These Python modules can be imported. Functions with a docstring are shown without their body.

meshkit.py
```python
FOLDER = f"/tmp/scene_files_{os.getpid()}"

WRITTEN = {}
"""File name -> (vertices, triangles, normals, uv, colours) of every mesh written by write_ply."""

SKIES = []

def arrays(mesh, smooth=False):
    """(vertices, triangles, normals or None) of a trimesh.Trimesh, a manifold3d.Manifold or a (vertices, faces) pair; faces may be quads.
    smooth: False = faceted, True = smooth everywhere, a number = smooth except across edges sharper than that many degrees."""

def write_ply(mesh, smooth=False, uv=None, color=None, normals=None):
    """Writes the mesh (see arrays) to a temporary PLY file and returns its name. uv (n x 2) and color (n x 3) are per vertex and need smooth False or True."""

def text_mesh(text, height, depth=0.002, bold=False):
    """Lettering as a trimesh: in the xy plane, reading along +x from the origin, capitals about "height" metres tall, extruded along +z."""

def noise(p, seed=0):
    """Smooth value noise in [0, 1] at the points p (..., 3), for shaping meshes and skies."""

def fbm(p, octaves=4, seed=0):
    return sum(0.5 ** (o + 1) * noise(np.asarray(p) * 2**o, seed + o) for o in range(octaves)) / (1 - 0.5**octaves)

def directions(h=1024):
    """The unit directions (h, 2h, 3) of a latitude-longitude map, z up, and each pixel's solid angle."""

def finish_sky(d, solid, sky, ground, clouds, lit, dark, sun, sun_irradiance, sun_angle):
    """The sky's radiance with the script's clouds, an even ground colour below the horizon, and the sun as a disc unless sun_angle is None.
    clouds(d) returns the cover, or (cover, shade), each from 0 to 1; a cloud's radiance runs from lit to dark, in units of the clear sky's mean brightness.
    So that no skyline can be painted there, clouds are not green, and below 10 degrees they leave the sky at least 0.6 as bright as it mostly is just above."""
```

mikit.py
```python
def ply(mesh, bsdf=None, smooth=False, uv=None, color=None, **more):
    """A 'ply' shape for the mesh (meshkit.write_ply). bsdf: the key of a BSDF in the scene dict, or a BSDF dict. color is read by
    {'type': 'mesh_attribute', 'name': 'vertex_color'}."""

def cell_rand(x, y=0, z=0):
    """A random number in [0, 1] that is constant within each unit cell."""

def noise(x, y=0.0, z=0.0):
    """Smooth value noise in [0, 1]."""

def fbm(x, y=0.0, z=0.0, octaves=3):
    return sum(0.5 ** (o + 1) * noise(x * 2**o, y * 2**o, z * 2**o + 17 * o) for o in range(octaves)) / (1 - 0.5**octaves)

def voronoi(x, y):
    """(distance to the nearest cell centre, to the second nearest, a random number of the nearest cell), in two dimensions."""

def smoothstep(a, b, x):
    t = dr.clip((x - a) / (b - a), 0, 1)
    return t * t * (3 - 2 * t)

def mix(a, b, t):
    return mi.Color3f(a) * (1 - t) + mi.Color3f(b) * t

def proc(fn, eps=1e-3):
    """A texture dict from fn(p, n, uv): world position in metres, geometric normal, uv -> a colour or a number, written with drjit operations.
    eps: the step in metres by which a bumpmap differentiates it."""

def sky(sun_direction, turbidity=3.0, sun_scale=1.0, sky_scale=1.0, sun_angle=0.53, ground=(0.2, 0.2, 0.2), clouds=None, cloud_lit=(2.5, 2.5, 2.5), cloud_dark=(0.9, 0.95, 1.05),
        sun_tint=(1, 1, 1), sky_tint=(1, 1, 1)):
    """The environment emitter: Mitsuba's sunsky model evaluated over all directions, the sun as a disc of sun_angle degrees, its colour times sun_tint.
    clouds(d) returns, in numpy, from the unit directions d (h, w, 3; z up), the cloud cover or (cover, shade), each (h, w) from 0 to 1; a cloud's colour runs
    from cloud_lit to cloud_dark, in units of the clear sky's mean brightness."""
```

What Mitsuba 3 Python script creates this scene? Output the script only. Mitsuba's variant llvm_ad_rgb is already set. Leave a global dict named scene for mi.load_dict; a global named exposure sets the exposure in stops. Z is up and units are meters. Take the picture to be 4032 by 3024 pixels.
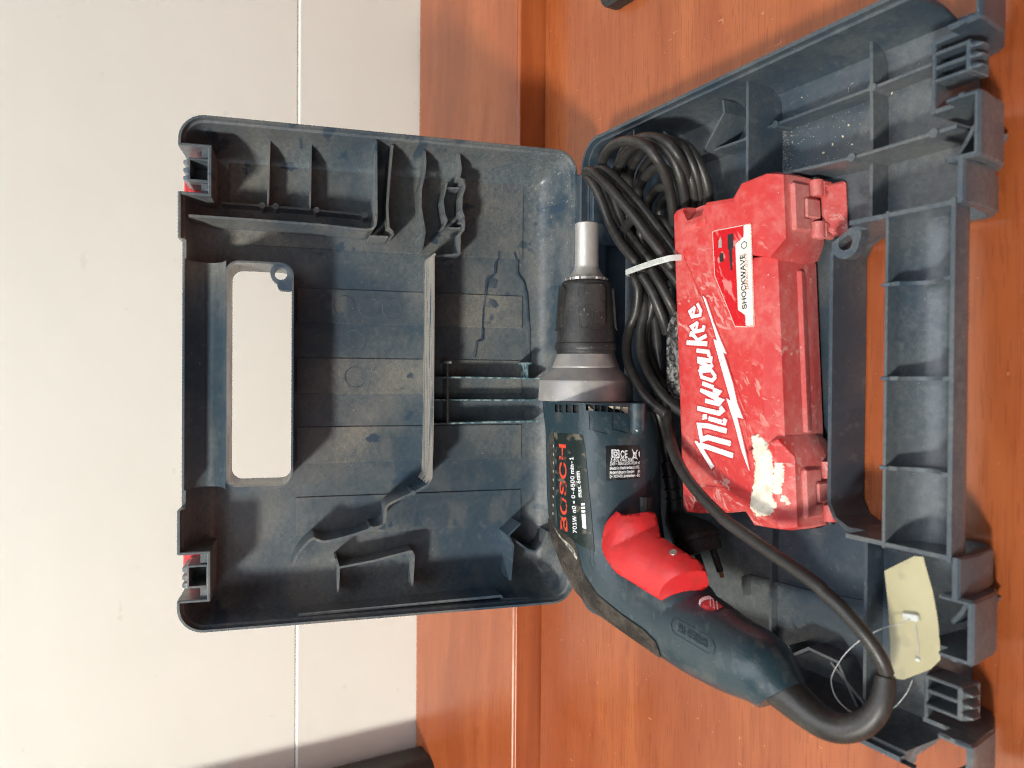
import math, numpy as np, trimesh, manifold3d as m3, shapely, shapely.affinity as aff
from shapely.geometry import Polygon, LineString, Point
import mitsuba as mi, drjit as dr, mikit, meshkit
from mikit import noise, fbm, voronoi, smoothstep, mix, proc
M, CS = m3.Manifold, m3.CrossSection
T = mi.ScalarTransform4f
scene, labels = {}, {}

# ---------------------------------------------------------------- camera, lamps, exposure
CAM = np.array([0.0005, -.1988, .4019])
PITCH, YAW, ROLL = math.radians(29.05), math.radians(-.68), math.radians(.084)
fw = np.array([math.sin(YAW)*math.cos(PITCH), math.cos(YAW)*math.cos(PITCH), -math.sin(PITCH)])
rt = np.array([math.cos(YAW), -math.sin(YAW), 0.])
up = np.cross(rt, fw)
rt, up = math.cos(ROLL)*rt + math.sin(ROLL)*up, -math.sin(ROLL)*rt + math.cos(ROLL)*up
# the phone was held upright and the picture stored on its side: the camera's own "up" is the scene's right
scene['camera'] = {'type': 'thinlens', 'aperture_radius': .0015, 'focus_distance': .575, 'fov': 2*math.degrees(math.atan(2016/2920)), 'fov_axis': 'x', 'near_clip': .01, 'far_clip': 50.,
                   'to_world': T().look_at(CAM.tolist(), (CAM+fw).tolist(), rt.tolist())}
exposure = 0.08
KEY = np.array([-.49, -.50, .70]); KEY /= np.linalg.norm(KEY)

def lamp(name, pos, target, w, h, power, label, cat, disk=False):
    tw = T().look_at(list(map(float, pos)), list(map(float, target)), [0.02, .01, 1]) @ T().scale([w/2, h/2, 1])
    scene[name] = {'type': 'disk' if disk else 'rectangle', 'to_world': tw, 'emitter': {'type': 'area', 'radiance': {'type': 'rgb', 'value': power}},
                   'bsdf': {'type': 'diffuse', 'reflectance': {'type': 'rgb', 'value': [.6, .6, .6]}}}
    labels[name] = {'label': label, 'category': cat}
kp = np.array([0, .25, .05]) + KEY*3.2
lamp('ceiling_spotlight', kp, [0, .25, .05], .36, .36, [335, 325, 296], 'small warm round ceiling lamp outside the picture to the front left', 'lamp', True)
lamp('added_front_fill', [-1.1, -2.2, 1.5], [0, .3, .1], 2.2, 1.6, [.80, .85, .95], 'large pale fill light added behind the camera outside the picture', 'fill_light')  # unseen fill light, added to lift surfaces that face the front
lamp('added_overhead_fill', [.15, .0, 2.1], [.15, .0, 0], 2.4, 1.4, [2.75, 2.9, 3.2], 'large flat fill light added above the table outside the picture', 'lamp')  # unseen fill light, added overhead in place of room bounce

# ---------------------------------------------------------------- helpers
def numbered(key):
    if key not in scene and key not in roots: return key
    i = 1
    while f'{key}_{i:03d}' in scene or f'{key}_{i:03d}' in roots: i += 1
    return f'{key}_{i:03d}'
roots = set()
def thing(name, label, cat, group=None):
    k = numbered(name); roots.add(k); labels[k] = {'label': label, 'category': cat}
    if group: labels[k]['group'] = group
    return k
def obj(name, mesh, bsdf, parent=None, smooth=32, label=None, cat=None, kind=None, group=None):
    k = numbered((parent + '__' if parent else '') + name)
    scene[k] = mikit.ply(mesh, bsdf, smooth=smooth)
    d = {}
    if label: d['label'] = label
    if cat: d['category'] = cat
    if kind: d['kind'] = kind
    if group: d['group'] = group
    if d: labels[k] = d
    return k
def tri(m):
    if isinstance(m, trimesh.Trimesh): return m
    q = m.to_mesh(); return trimesh.Trimesh(q.vert_properties[:, :3], q.tri_verts, process=False)
def man(t):
    t = t.copy(); t.merge_vertices(); return M(m3.Mesh(np.asarray(t.vertices, np.float32), np.asarray(t.faces, np.uint32)))
def cat(*ms): return trimesh.util.concatenate([tri(m) for m in ms])
def union(ms): return M.batch_boolean(list(ms), m3.OpType.Add)
def box(x0, x1, y0, y1, z0, z1, b=0.):
    x0, x1 = sorted((x0, x1)); y0, y1 = sorted((y0, y1)); z0, z1 = sorted((z0, z1))
    if b <= 0: return M.cube([x1-x0, y1-y0, z1-z0]).translate([x0, y0, z0])
    b = min(b, (x1-x0)/2.01, (y1-y0)/2.01, (z1-z0)/2.01)
    c = [M.cube([x1-x0-2*(b if a != 0 else 0), y1-y0-2*(b if a != 1 else 0), z1-z0-2*(b if a != 2 else 0)], True) for a in range(3)]
    return M.batch_hull(c).translate([(x0+x1)/2, (y0+y1)/2, (z0+z1)/2])
def polys(g): return [q for q in getattr(g, 'geoms', [g]) if q.area > 1e-12]
def extr(g, z0, z1):
    return cat(*[trimesh.creation.extrude_polygon(q, z1-z0, engine='earcut') for q in polys(g)]).apply_translation([0, 0, z0])
def band(pts, t, join=1): return LineString(pts).buffer(t/2, cap_style=2, join_style=join)
def rib(pts, z0, z1, t=.0017): return extr(band(pts, t), z0, z1)
def post(x, y, z0, z1, r=.0024): return tri(M.cylinder(z1-z0, r, r, 16).translate([x, y, z0]))
def spline(p, n=8):
    p = np.asarray(p, float)
    q = np.vstack([2*p[0]-p[1], p, 2*p[-1]-p[-2]]); out = []
    for i in range(1, len(q)-2):
        a, b, c, d = q[i-1:i+3]
        for s in np.arange(n)/n:
            out.append(.5*(2*b + (c-a)*s + (2*a-5*b+4*c-d)*s*s + (3*b-a-3*c+d)*s**3))
    return np.array(out + [p[-1]])
def tube(p, r=None, n=8, sides=18, cap=True):
    q = spline(p, n)
    if r is None: r = q[:, 3]
    q = q[:, :3]; r = np.broadcast_to(r, len(q))
    t = np.gradient(q, axis=0); t /= np.linalg.norm(t, axis=1)[:, None]
    a = np.cross(t[0], [.3, .2, .93]); a /= np.linalg.norm(a); A = []
    for k in t:
        a = a - k*(a@k); a /= np.linalg.norm(a); A.append(a)
    A = np.array(A); Bv = np.cross(t, A); th = np.arange(sides)*2*np.pi/sides
    v = q[:, None] + r[:, None, None]*(np.cos(th)[None, :, None]*A[:, None] + np.sin(th)[None, :, None]*Bv[:, None])
    L = len(q); i, j = np.meshgrid(np.arange(L-1), np.arange(sides), indexing='ij'); k = (j+1) % sides
    f = np.stack([i*sides+j, i*sides+k, (i+1)*sides+k, (i+1)*sides+j], -1).reshape(-1, 4)
    f = np.vstack([f[:, :3], f[:, [0, 2, 3]]]); v = v.reshape(-1, 3)
    if cap:
        j = np.arange(sides); k = (j+1) % sides
        v = np.vstack([v, q[0], q[-1]]); e = (L-1)*sides
        f = np.vstack([f, np.stack([k, j, 0*j+L*sides], 1), np.stack([e+j, e+k, 0*j+L*sides+1], 1)])
    return trimesh.Trimesh(v, f, process=False)
def lathe(prof, axis_pt, sides=64):      # profile (x, r) turned about a line parallel to x through axis_pt
    prof = np.asarray(prof, float); th = np.arange(sides)*2*np.pi/sides
    v = np.stack([np.repeat(prof[:, 0], sides), axis_pt[1] + np.outer(prof[:, 1], np.cos(th)).ravel(), axis_pt[2] + np.outer(prof[:, 1], np.sin(th)).ravel()], 1)
    L = len(prof); i, j = np.meshgrid(np.arange(L-1), np.arange(sides), indexing='ij'); k = (j+1) % sides
    f = np.stack([i*sides+j, i*sides+k, (i+1)*sides+k, (i+1)*sides+j], -1).reshape(-1, 4)
    v = np.vstack([v, [prof[0, 0], *axis_pt[1:]], [prof[-1, 0], *axis_pt[1:]]]); j = np.arange(sides); k = (j+1) % sides
    f = np.vstack([f[:, :3], f[:, [0, 2, 3]], np.stack([k, j, 0*j+L*sides], 1), np.stack([(L-1)*sides+j, (L-1)*sides+k, 0*j+L*sides+1], 1)])
    t = trimesh.Trimesh(v, f, process=False)
    if t.volume < 0: t.invert()
    return t
def ring(x0, x1, y0, y1, r, ins, n=10):
    x0, x1, y0, y1, r = x0+ins, x1-ins, y0+ins, y1-ins, max(r-ins, .004)
    out = []
    for cx, cy, a in ((x1-r, y1-r, 0), (x0+r, y1-r, 90), (x0+r, y0+r, 180), (x1-r, y0+r, 270)):
        for s in np.linspace(a, a+90, n+1): out.append((cx+r*math.cos(math.radians(s)), cy+r*math.sin(math.radians(s))))
    return np.array(out)
def loft(rings):                          # rings: list of (pts2d, z) going round a closed solid from floor cap to floor cap
    n = len(rings[0][0]); v = np.vstack([np.c_[p, np.full(n, z)] for p, z in rings]); L = len(rings)
    i, j = np.meshgrid(np.arange(L-1), np.arange(n), indexing='ij'); k = (j+1) % n
    f = np.stack([i*n+j, i*n+k, (i+1)*n+k, (i+1)*n+j], -1).reshape(-1, 4)
    f = np.vstack([f[:, :3], f[:, [0, 2, 3]]])
    c0, c1 = len(v), len(v)+1; v = np.vstack([v, np.append(rings[0][0].mean(0), rings[0][1]), np.append(rings[-1][0].mean(0), rings[-1][1])])
    j = np.arange(n); k = (j+1) % n
    f = np.vstack([f, np.stack([k, j, 0*j+c0], 1), np.stack([(L-1)*n+j, (L-1)*n+k, 0*j+c1], 1)])
    t = trimesh.Trimesh(v, f, process=False)
    if t.volume < 0: t.invert()
    return man(t)
def frame(o, ux, uy, uz):                 # local (a, b, c) -> o + a ux + b uy + c uz
    A = np.eye(4); A[:3, 0], A[:3, 1], A[:3, 2], A[:3, 3] = ux, uy, uz, o
    return A
def place(m, A):
    t = tri(m).copy(); v = np.asarray(t.vertices) @ A[:3, :3].T + A[:3, 3]
    f = np.asarray(t.faces)
    if np.linalg.det(A[:3, :3]) < 0: f = f[:, ::-1]
    return trimesh.Trimesh(v, f, process=False)
def text_fit(txt, p0, p1, upv, out, depth, bold=False):   # lettering whose base line runs p0 -> p1, capitals upv tall, extruded along out
    t = meshkit.text_mesh(txt, 1.0, depth=1.0, bold=bold); x0, x1 = t.bounds[0][0], t.bounds[1][0]
    t.apply_translation([-x0, 0, 0])
    p0, p1, upv, out = (np.asarray(a, float) for a in (p0, p1, upv, out))
    return place(t, frame(p0, (p1-p0)/(x1-x0), upv, out*depth))

# ---------------------------------------------------------------- materials
def rgb(*c): return {'type': 'rgb', 'value': list(c)}
def mat(name, col, rough=.45, bump=None, bscale=1., spec=.5, **k):
    b = {'type': 'principled', 'base_color': proc(col) if callable(col) else rgb(*col), 'roughness': proc(rough) if callable(rough) else rough, 'specular': spec, **k}
    if bump is not None: b = {'type': 'bumpmap', 'arbitrary': proc(bump, eps=2e-4), 'scale': bscale, 'bsdf': b}
    scene[name] = {'type': 'twosided', 'bsdf': b}
    return name
SL_, CL_ = math.sin(math.radians(13.08)), math.cos(math.radians(13.08))
def plastic(film, dust, dark, base=(.012, .033, .055), lid=True):
    def col_(p, n, uv):
        v = (p.y-.32)*SL_ + (p.z-.05)*CL_ if lid else p.y
        a = fbm(p.x*9+3, p.y*9, p.z*9, 3); b = fbm(p.x*330, p.y*330+5, p.z*330, 4); c = noise(p.x*1300, p.y*1300, p.z*1300)
        g = smoothstep(.50, .72, fbm(p.x*150+p.z*30, v*26, p.z*20, 4))          # rubbed streaks
        d = smoothstep(.34, .66, a)*.85 + .15
        if lid: d = d + smoothstep(.050, .008, v)*.7*smoothstep(.35, .6, fbm(p.x*60, p.y*60, p.z*60, 3))
        col = mix(base, (.092, .140, .178), film*(.34+.95*b*d))
        col = mix(col, (.265, .238, .192), dr.clip(d*dust*(.10+.85*c*b+(.05+.30*smoothstep(.35, .75, fbm(p.x*24, p.y*24, p.z*24+2, 4)))), 0, .85))
        if lid: col = mix(col, (.40, .36, .29), smoothstep(.80, .88, noise(p.x*520, p.y*520, p.z*520+3))*smoothstep(.05, .005, v)*smoothstep(.06, .15, p.x)*.6)
        sm = smoothstep(.52, .66, fbm(p.x*34+11, v*52, p.z*20, 4))
        col = mix(col, (.225, .205, .168), sm*dust*.17)
        w = fbm(p.x*95+7, v*60, p.z*40, 4); w2 = fbm(p.x*17+1, p.y*17, p.z*17, 3)
        col = mix(col, (.022, .046, .078), smoothstep(.61, .68, w)*smoothstep(.48, .60, w2)*dark)
        col = mix(col, (.24, .235, .215), g*.12*film + smoothstep(.66, .74, fbm(p.x*190+v*70, v*130-p.x*60, p.z*90+9, 4))*.10)
        return mix(col, (.42, .40, .36), smoothstep(.955, .97, noise(p.x*640+11, p.y*640, p.z*640))*.5)
    return col_
def case_bump(p, n, uv): return noise(p.x*900, p.y*900, p.z*900)*.00006 + fbm(p.x*70, p.y*70, p.z*70, 2)*.0002
rough_ = lambda p, n, uv: .20+.24*fbm(p.x*40, p.y*40, p.z*40, 3)
mat('case_plastic', plastic(.46, .74, .70), rough_, case_bump, spec=.46)
mat('case_dusty', plastic(.44, 1.15, .8), rough_, case_bump, spec=.46)
mat('case_navy', plastic(.24, .40, .35, (.014, .029, .047), False), rough_, case_bump, spec=.46)
mat('shelf_dusty', lambda p, n, uv: mix(mix((.05, .07, .09), (.26, .238, .20), smoothstep(.25, .6, fbm(p.x*35, p.y*300, p.z*300, 4))), (.30, .275, .235), smoothstep(.6, .75, fbm(p.x*200, p.y*200, p.z*200, 3))*.6), .6)
mat('worn_edge', lambda p, n, uv: mix((.050, .115, .140), (.27, .33, .33), smoothstep(.40, .68, fbm(p.x*260, p.y*260, p.z*260, 3))), .5)
def rim_col(p, n, uv):
    b = fbm(p.x*90, p.y*90, p.z*90, 3)
    return mix((.030, .050, .078), (.085, .105, .125), smoothstep(.35, .7, b))
mat('case_edge', rim_col, .42)
def wood(p, n, uv):
    w = fbm(p.x*5, p.y*5, p.z*5, 3)
    g = fbm(p.x*7+2, (p.y+w*.06)*60, p.z*60, 4); g2 = fbm(p.x*26, p.y*520, p.z*520, 3); c = fbm(p.x*5+4, p.y*9+w*2, p.z*16, 3)
    band_ = smoothstep(.50, .62, fbm(p.x*2.2+9, (p.y+w*.10)*26, p.z*40, 2))
    col = mix((.272, .062, .0165), (.355, .098, .030), smoothstep(.28, .72, g*.5+c*.5))
    col = mix(col, (.20, .040, .010), band_*.25)
    pore = smoothstep(.66, .74, fbm(p.x*60, p.y*1100, p.z*1100, 2))
    col = mix(col, (.15, .032, .010), pore*.35)
    col = mix(col, (.50, .22, .11), smoothstep(.965, .975, noise(p.x*260, p.y*260, p.z*260))*.5)
    return mix(col, (.18, .036, .010), smoothstep(.52, .78, g2)*.22)
mat('cherry_wood', wood, lambda p, n, uv: .20+.16*fbm(p.x*60, p.y*60, p.z*60, 2), lambda p, n, uv: fbm(p.x*60, p.y*900, p.z*60, 2)*.00003, spec=.6, clearcoat=.3, clearcoat_gloss=.85)
mat('brightened_edge_wood', lambda p, n, uv: wood(p, n, uv)*1.2, .30, spec=.6)  # same wood with its colour raised to offset shade on the front strip
mat('dark_gap', (.012, .008, .006), .8)
def wall_col(p, n, uv):
    a = fbm(p.x*4, p.y*4, p.z*4, 4); s = smoothstep(.76, .84, fbm(p.x*55, p.y*55, p.z*55+4, 3))
    col = mix((.755, .760, .695), (.73, .735, .665), smoothstep(.4, .7, a))
    return mix(col, (.55, .51, .45), s*.25)
mat('wall_panel', wall_col, .5, lambda p, n, uv: fbm(p.x*30, p.y*30, p.z*30, 3)*.0004, spec=.3)
def tool_col(p, n, uv):
    b = fbm(p.x*80, p.y*80, p.z*80, 4); d = smoothstep(.56, .74, b)
    e = smoothstep(.63, .70, fbm(p.x*110+p.y*90, p.y*300-p.x*200, p.z*120, 3))
    col = mix(mix((.018, .036, .046), (.075, .080, .074), d*.50), (.16, .165, .155), e*.12)
    return mix(col, (.30, .28, .24), smoothstep(.945, .965, noise(p.x*700, p.y*700, p.z*700))*.35)
mat('tool_plastic', tool_col, lambda p, n, uv: .22+.24*fbm(p.x*70, p.y*70, p.z*70, 3), lambda p, n, uv: noise(p.x*1300, p.y*1300, p.z*1300)*.00005, spec=.55)
def rubber_col(p, n, uv):
    b = fbm(p.x*90, p.y*90, p.z*90, 3); s = noise(p.x*700, p.y*700, p.z*700)
    return mix((.022, .018, .015), (.085, .072, .058), smoothstep(.35, .75, b*.7+s*.3)*.6)
mat('grip_rubber', rubber_col, .75, spec=.25)
def black_col(p, n, uv):
    b = fbm(p.x*70, p.y*70, p.z*70, 3); s = noise(p.x*900, p.y*900, p.z*900)
    col = mix((.016, .016, .016), (.070, .066, .060), smoothstep(.4, .75, b*.75+s*.25)*.45)
    return mix(col, (.30, .29, .27), smoothstep(.92, .96, noise(p.x*500, p.y*500+3, p.z*500))*.55)
mat('black_plastic', black_col, .48, lambda p, n, uv: noise(p.x*1500, p.y*1500, p.z*1500)*.000025)
def cord_col(p, n, uv):
    b = fbm(p.x*60, p.y*60, p.z*60, 4)
    c = noise(p.x*1000, p.y*1000, p.z*1000); e = smoothstep(.62, .72, fbm(p.x*130, p.y*130, p.z*130+3, 4))
    return mix(mix((.013, .0125, .012), (.046, .042, .037), (.35+.5*smoothstep(.35, .75, b))*(.35+.6*c)), (.14, .13, .115), e*.10)
mat('cord_rubber', cord_col, lambda p, n, uv: .30+.28*fbm(p.x*50, p.y*50, p.z*50, 3), lambda p, n, uv: fbm(p.x*200, p.y*200, p.z*200, 3)*.00004, spec=.5)
def steel_col(p, n, uv): return mix((.50, .48, .44), (.66, .64, .60), fbm(p.x*150, p.y*150, p.z*150, 3))
mat('nose_steel', steel_col, .42, lambda p, n, uv: noise(p.x*900, p.y*900, p.z*900)*.00008, metallic=.6)
def cast_col(p, n, uv):
    b = fbm(p.x*60, p.y*60, p.z*60, 4)
    col = mix((.27, .265, .26), (.38, .36, .33), smoothstep(.3, .7, b))
    return mix(col, (.62, .60, .56), smoothstep(.93, .96, noise(p.x*350, p.y*350, p.z*350))*.7)
mat('cast_grey', cast_col, .46, lambda p, n, uv: noise(p.x*900, p.y*900, p.z*900)*.00004, metallic=.35)
def trig_col(p, n, uv):
    b = fbm(p.x*70, p.y*70, p.z*70, 4); s = noise(p.x*800, p.y*800, p.z*800)
    col = mix((.52, .020, .022), (.30, .022, .020), smoothstep(.50, .72, b)*.4)
    col = mix(col, (.16, .040, .034), smoothstep(.62, .78, fbm(p.x*90+4, p.y*90, p.z*90, 4))*.35)
    return mix(col, (.62, .30, .27), smoothstep(.965, .98, s)*.4)
mat('trigger_red', trig_col, lambda p, n, uv: .28+.25*fbm(p.x*60, p.y*60, p.z*60, 3), spec=.5)
mat('latch_red', (.55, .05, .055), .4)
def red_col(p, n, uv):
    a = fbm(p.x*30, p.y*30, p.z*30, 4); b = fbm(p.x*210, p.y*210, p.z*210, 4); s = noise(p.x*1100, p.y*1100, p.z*1100)
    s1 = smoothstep(.66, .72, fbm(p.x*90+p.y*70, p.y*520-p.x*300, p.z*200, 3)); s2 = smoothstep(.68, .73, fbm(p.x*420-p.y*160, p.y*110+p.x*60, p.z*200+5, 3))
    zone = smoothstep(.45, .65, fbm(p.x*24+8, p.y*24, p.z*24, 3))
    dust = smoothstep(.40, .72, a*.55+b*.45)
    low = smoothstep(.053, .040, p.z)
    col = mix((.50, .030, .028), (.62, .24, .21), dust*(.20+.38*s))
    col = mix(col, (.66, .42, .37), dr.clip((s1+s2)*zone*.50, 0, .7))
    col = mix(col, (.60, .33, .30), low*(.10+.22*smoothstep(.35, .7, a)+.30*s*b))
    return mix(col, (.74, .58, .52), smoothstep(.93, .955, noise(p.x*560, p.y*560+9, p.z*560))*.6)
mat('bit_case_red', red_col, lambda p, n, uv: .36+.3*fbm(p.x*50, p.y*50, p.z*50, 3), lambda p, n, uv: fbm(p.x*250, p.y*250, p.z*250, 3)*.00012, spec=.5)
mat('sticker_red', lambda p, n, uv: mix((.52, .012, .018), (.66, .30, .28), smoothstep(.62, .75, fbm(p.x*90+p.y*60, p.y*300-p.x*200, p.z, 3))*.6), .2)
mat('sticker_white', lambda p, n, uv: mix((.78, .75, .66), (.66, .61, .52), fbm(p.x*80, p.y*80, p.z*80, 3)), .35)
mat('ink_black', (.016, .016, .017), .45)
mat('ink_grey', lambda p, n, uv: mix((.10, .10, .10), (.45, .43, .40), fbm(p.x*260, p.y*260, p.z*260, 3)), .4)
mat('ink_red', (.45, .03, .03), .45)
def logo_col(p, n, uv): return mix((.84, .82, .80), (.45, .06, .05), smoothstep(.68, .73, fbm(p.x*330, p.y*330, p.z*330, 3)))
mat('logo_white', logo_col, .45)
mat('label_black', lambda p, n, uv: mix((.010, .010, .011), (.10, .085, .06), smoothstep(.64, .78, fbm(p.x*170, p.y*170, p.z*170, 3))*.6), .22)
mat('plate_green', lambda p, n, uv: mix((.010, .018, .017), (.16, .14, .105), smoothstep(.60, .76, fbm(p.x*190, p.y*110, p.z*150, 4))*.75), .30)
mat('print_white', (.74, .75, .76), .4)
mat('print_grey', (.42, .43, .43), .4)
mat('print_red', lambda p, n, uv: mix((.62, .055, .025), (.05, .03, .022), smoothstep(.57, .63, fbm(p.x*260, p.y*260, p.z*260, 3))), .4)
mat('worn_grey', lambda p, n, uv: mix((.10, .10, .09), (.40, .38, .33), smoothstep(.4, .65, fbm(p.x*260, p.y*260, p.z*260, 3))), .6)
mat('putty', lambda p, n, uv: mix((.78, .72, .58), (.55, .49, .38), smoothstep(.45, .75, fbm(p.x*170, p.y*170, p.z*170, 4))), .7,
    lambda p, n, uv: fbm(p.x*300, p.y*300, p.z*300, 3)*.0006)
mat('paper_tag_yellow', lambda p, n, uv: mix(mix((.40, .365, .225), (.34, .305, .185), fbm(p.x*60, p.y*60, p.z*60, 3)), (.27, .24, .16), smoothstep(.60, .75, fbm(p.x*120, p.y*120, p.z*20+3, 4))*.5), .42, lambda p, n, uv: fbm(p.x*70+p.y*30, p.y*70, p.z*10, 3)*.0022)
mat('tie_white', (.52, .54, .51), .35)
scene['clear_plastic'] = {'type': 'principled', 'base_color': rgb(.85, .85, .88), 'roughness': .15, 'spec_trans': .55, 'eta': 1.4}
mat('thread_grey', (.42, .43, .42), .25)
mat('dusty_black', lambda p, n, uv: mix((.02, .02, .02), (.32, .31, .29), smoothstep(.35, .75, fbm(p.x*420, p.y*420, p.z*420, 3))*.75), .4)
mat('brass', (.55, .36, .18), .35, metallic=.9)
mat('screw_steel', (.55, .53, .50), .35, metallic=.9)
mat('sawdust', lambda p, n, uv: mix((.58, .45, .30), (.72, .64, .52), noise(p.x*500, p.y*500, p.z*500)), .8)
mat('dark_cover', lambda p, n, uv: mix((.010, .010, .010), (.022, .021, .020), fbm(p.x*40, p.y*40, p.z*40, 3)), .5)

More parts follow.
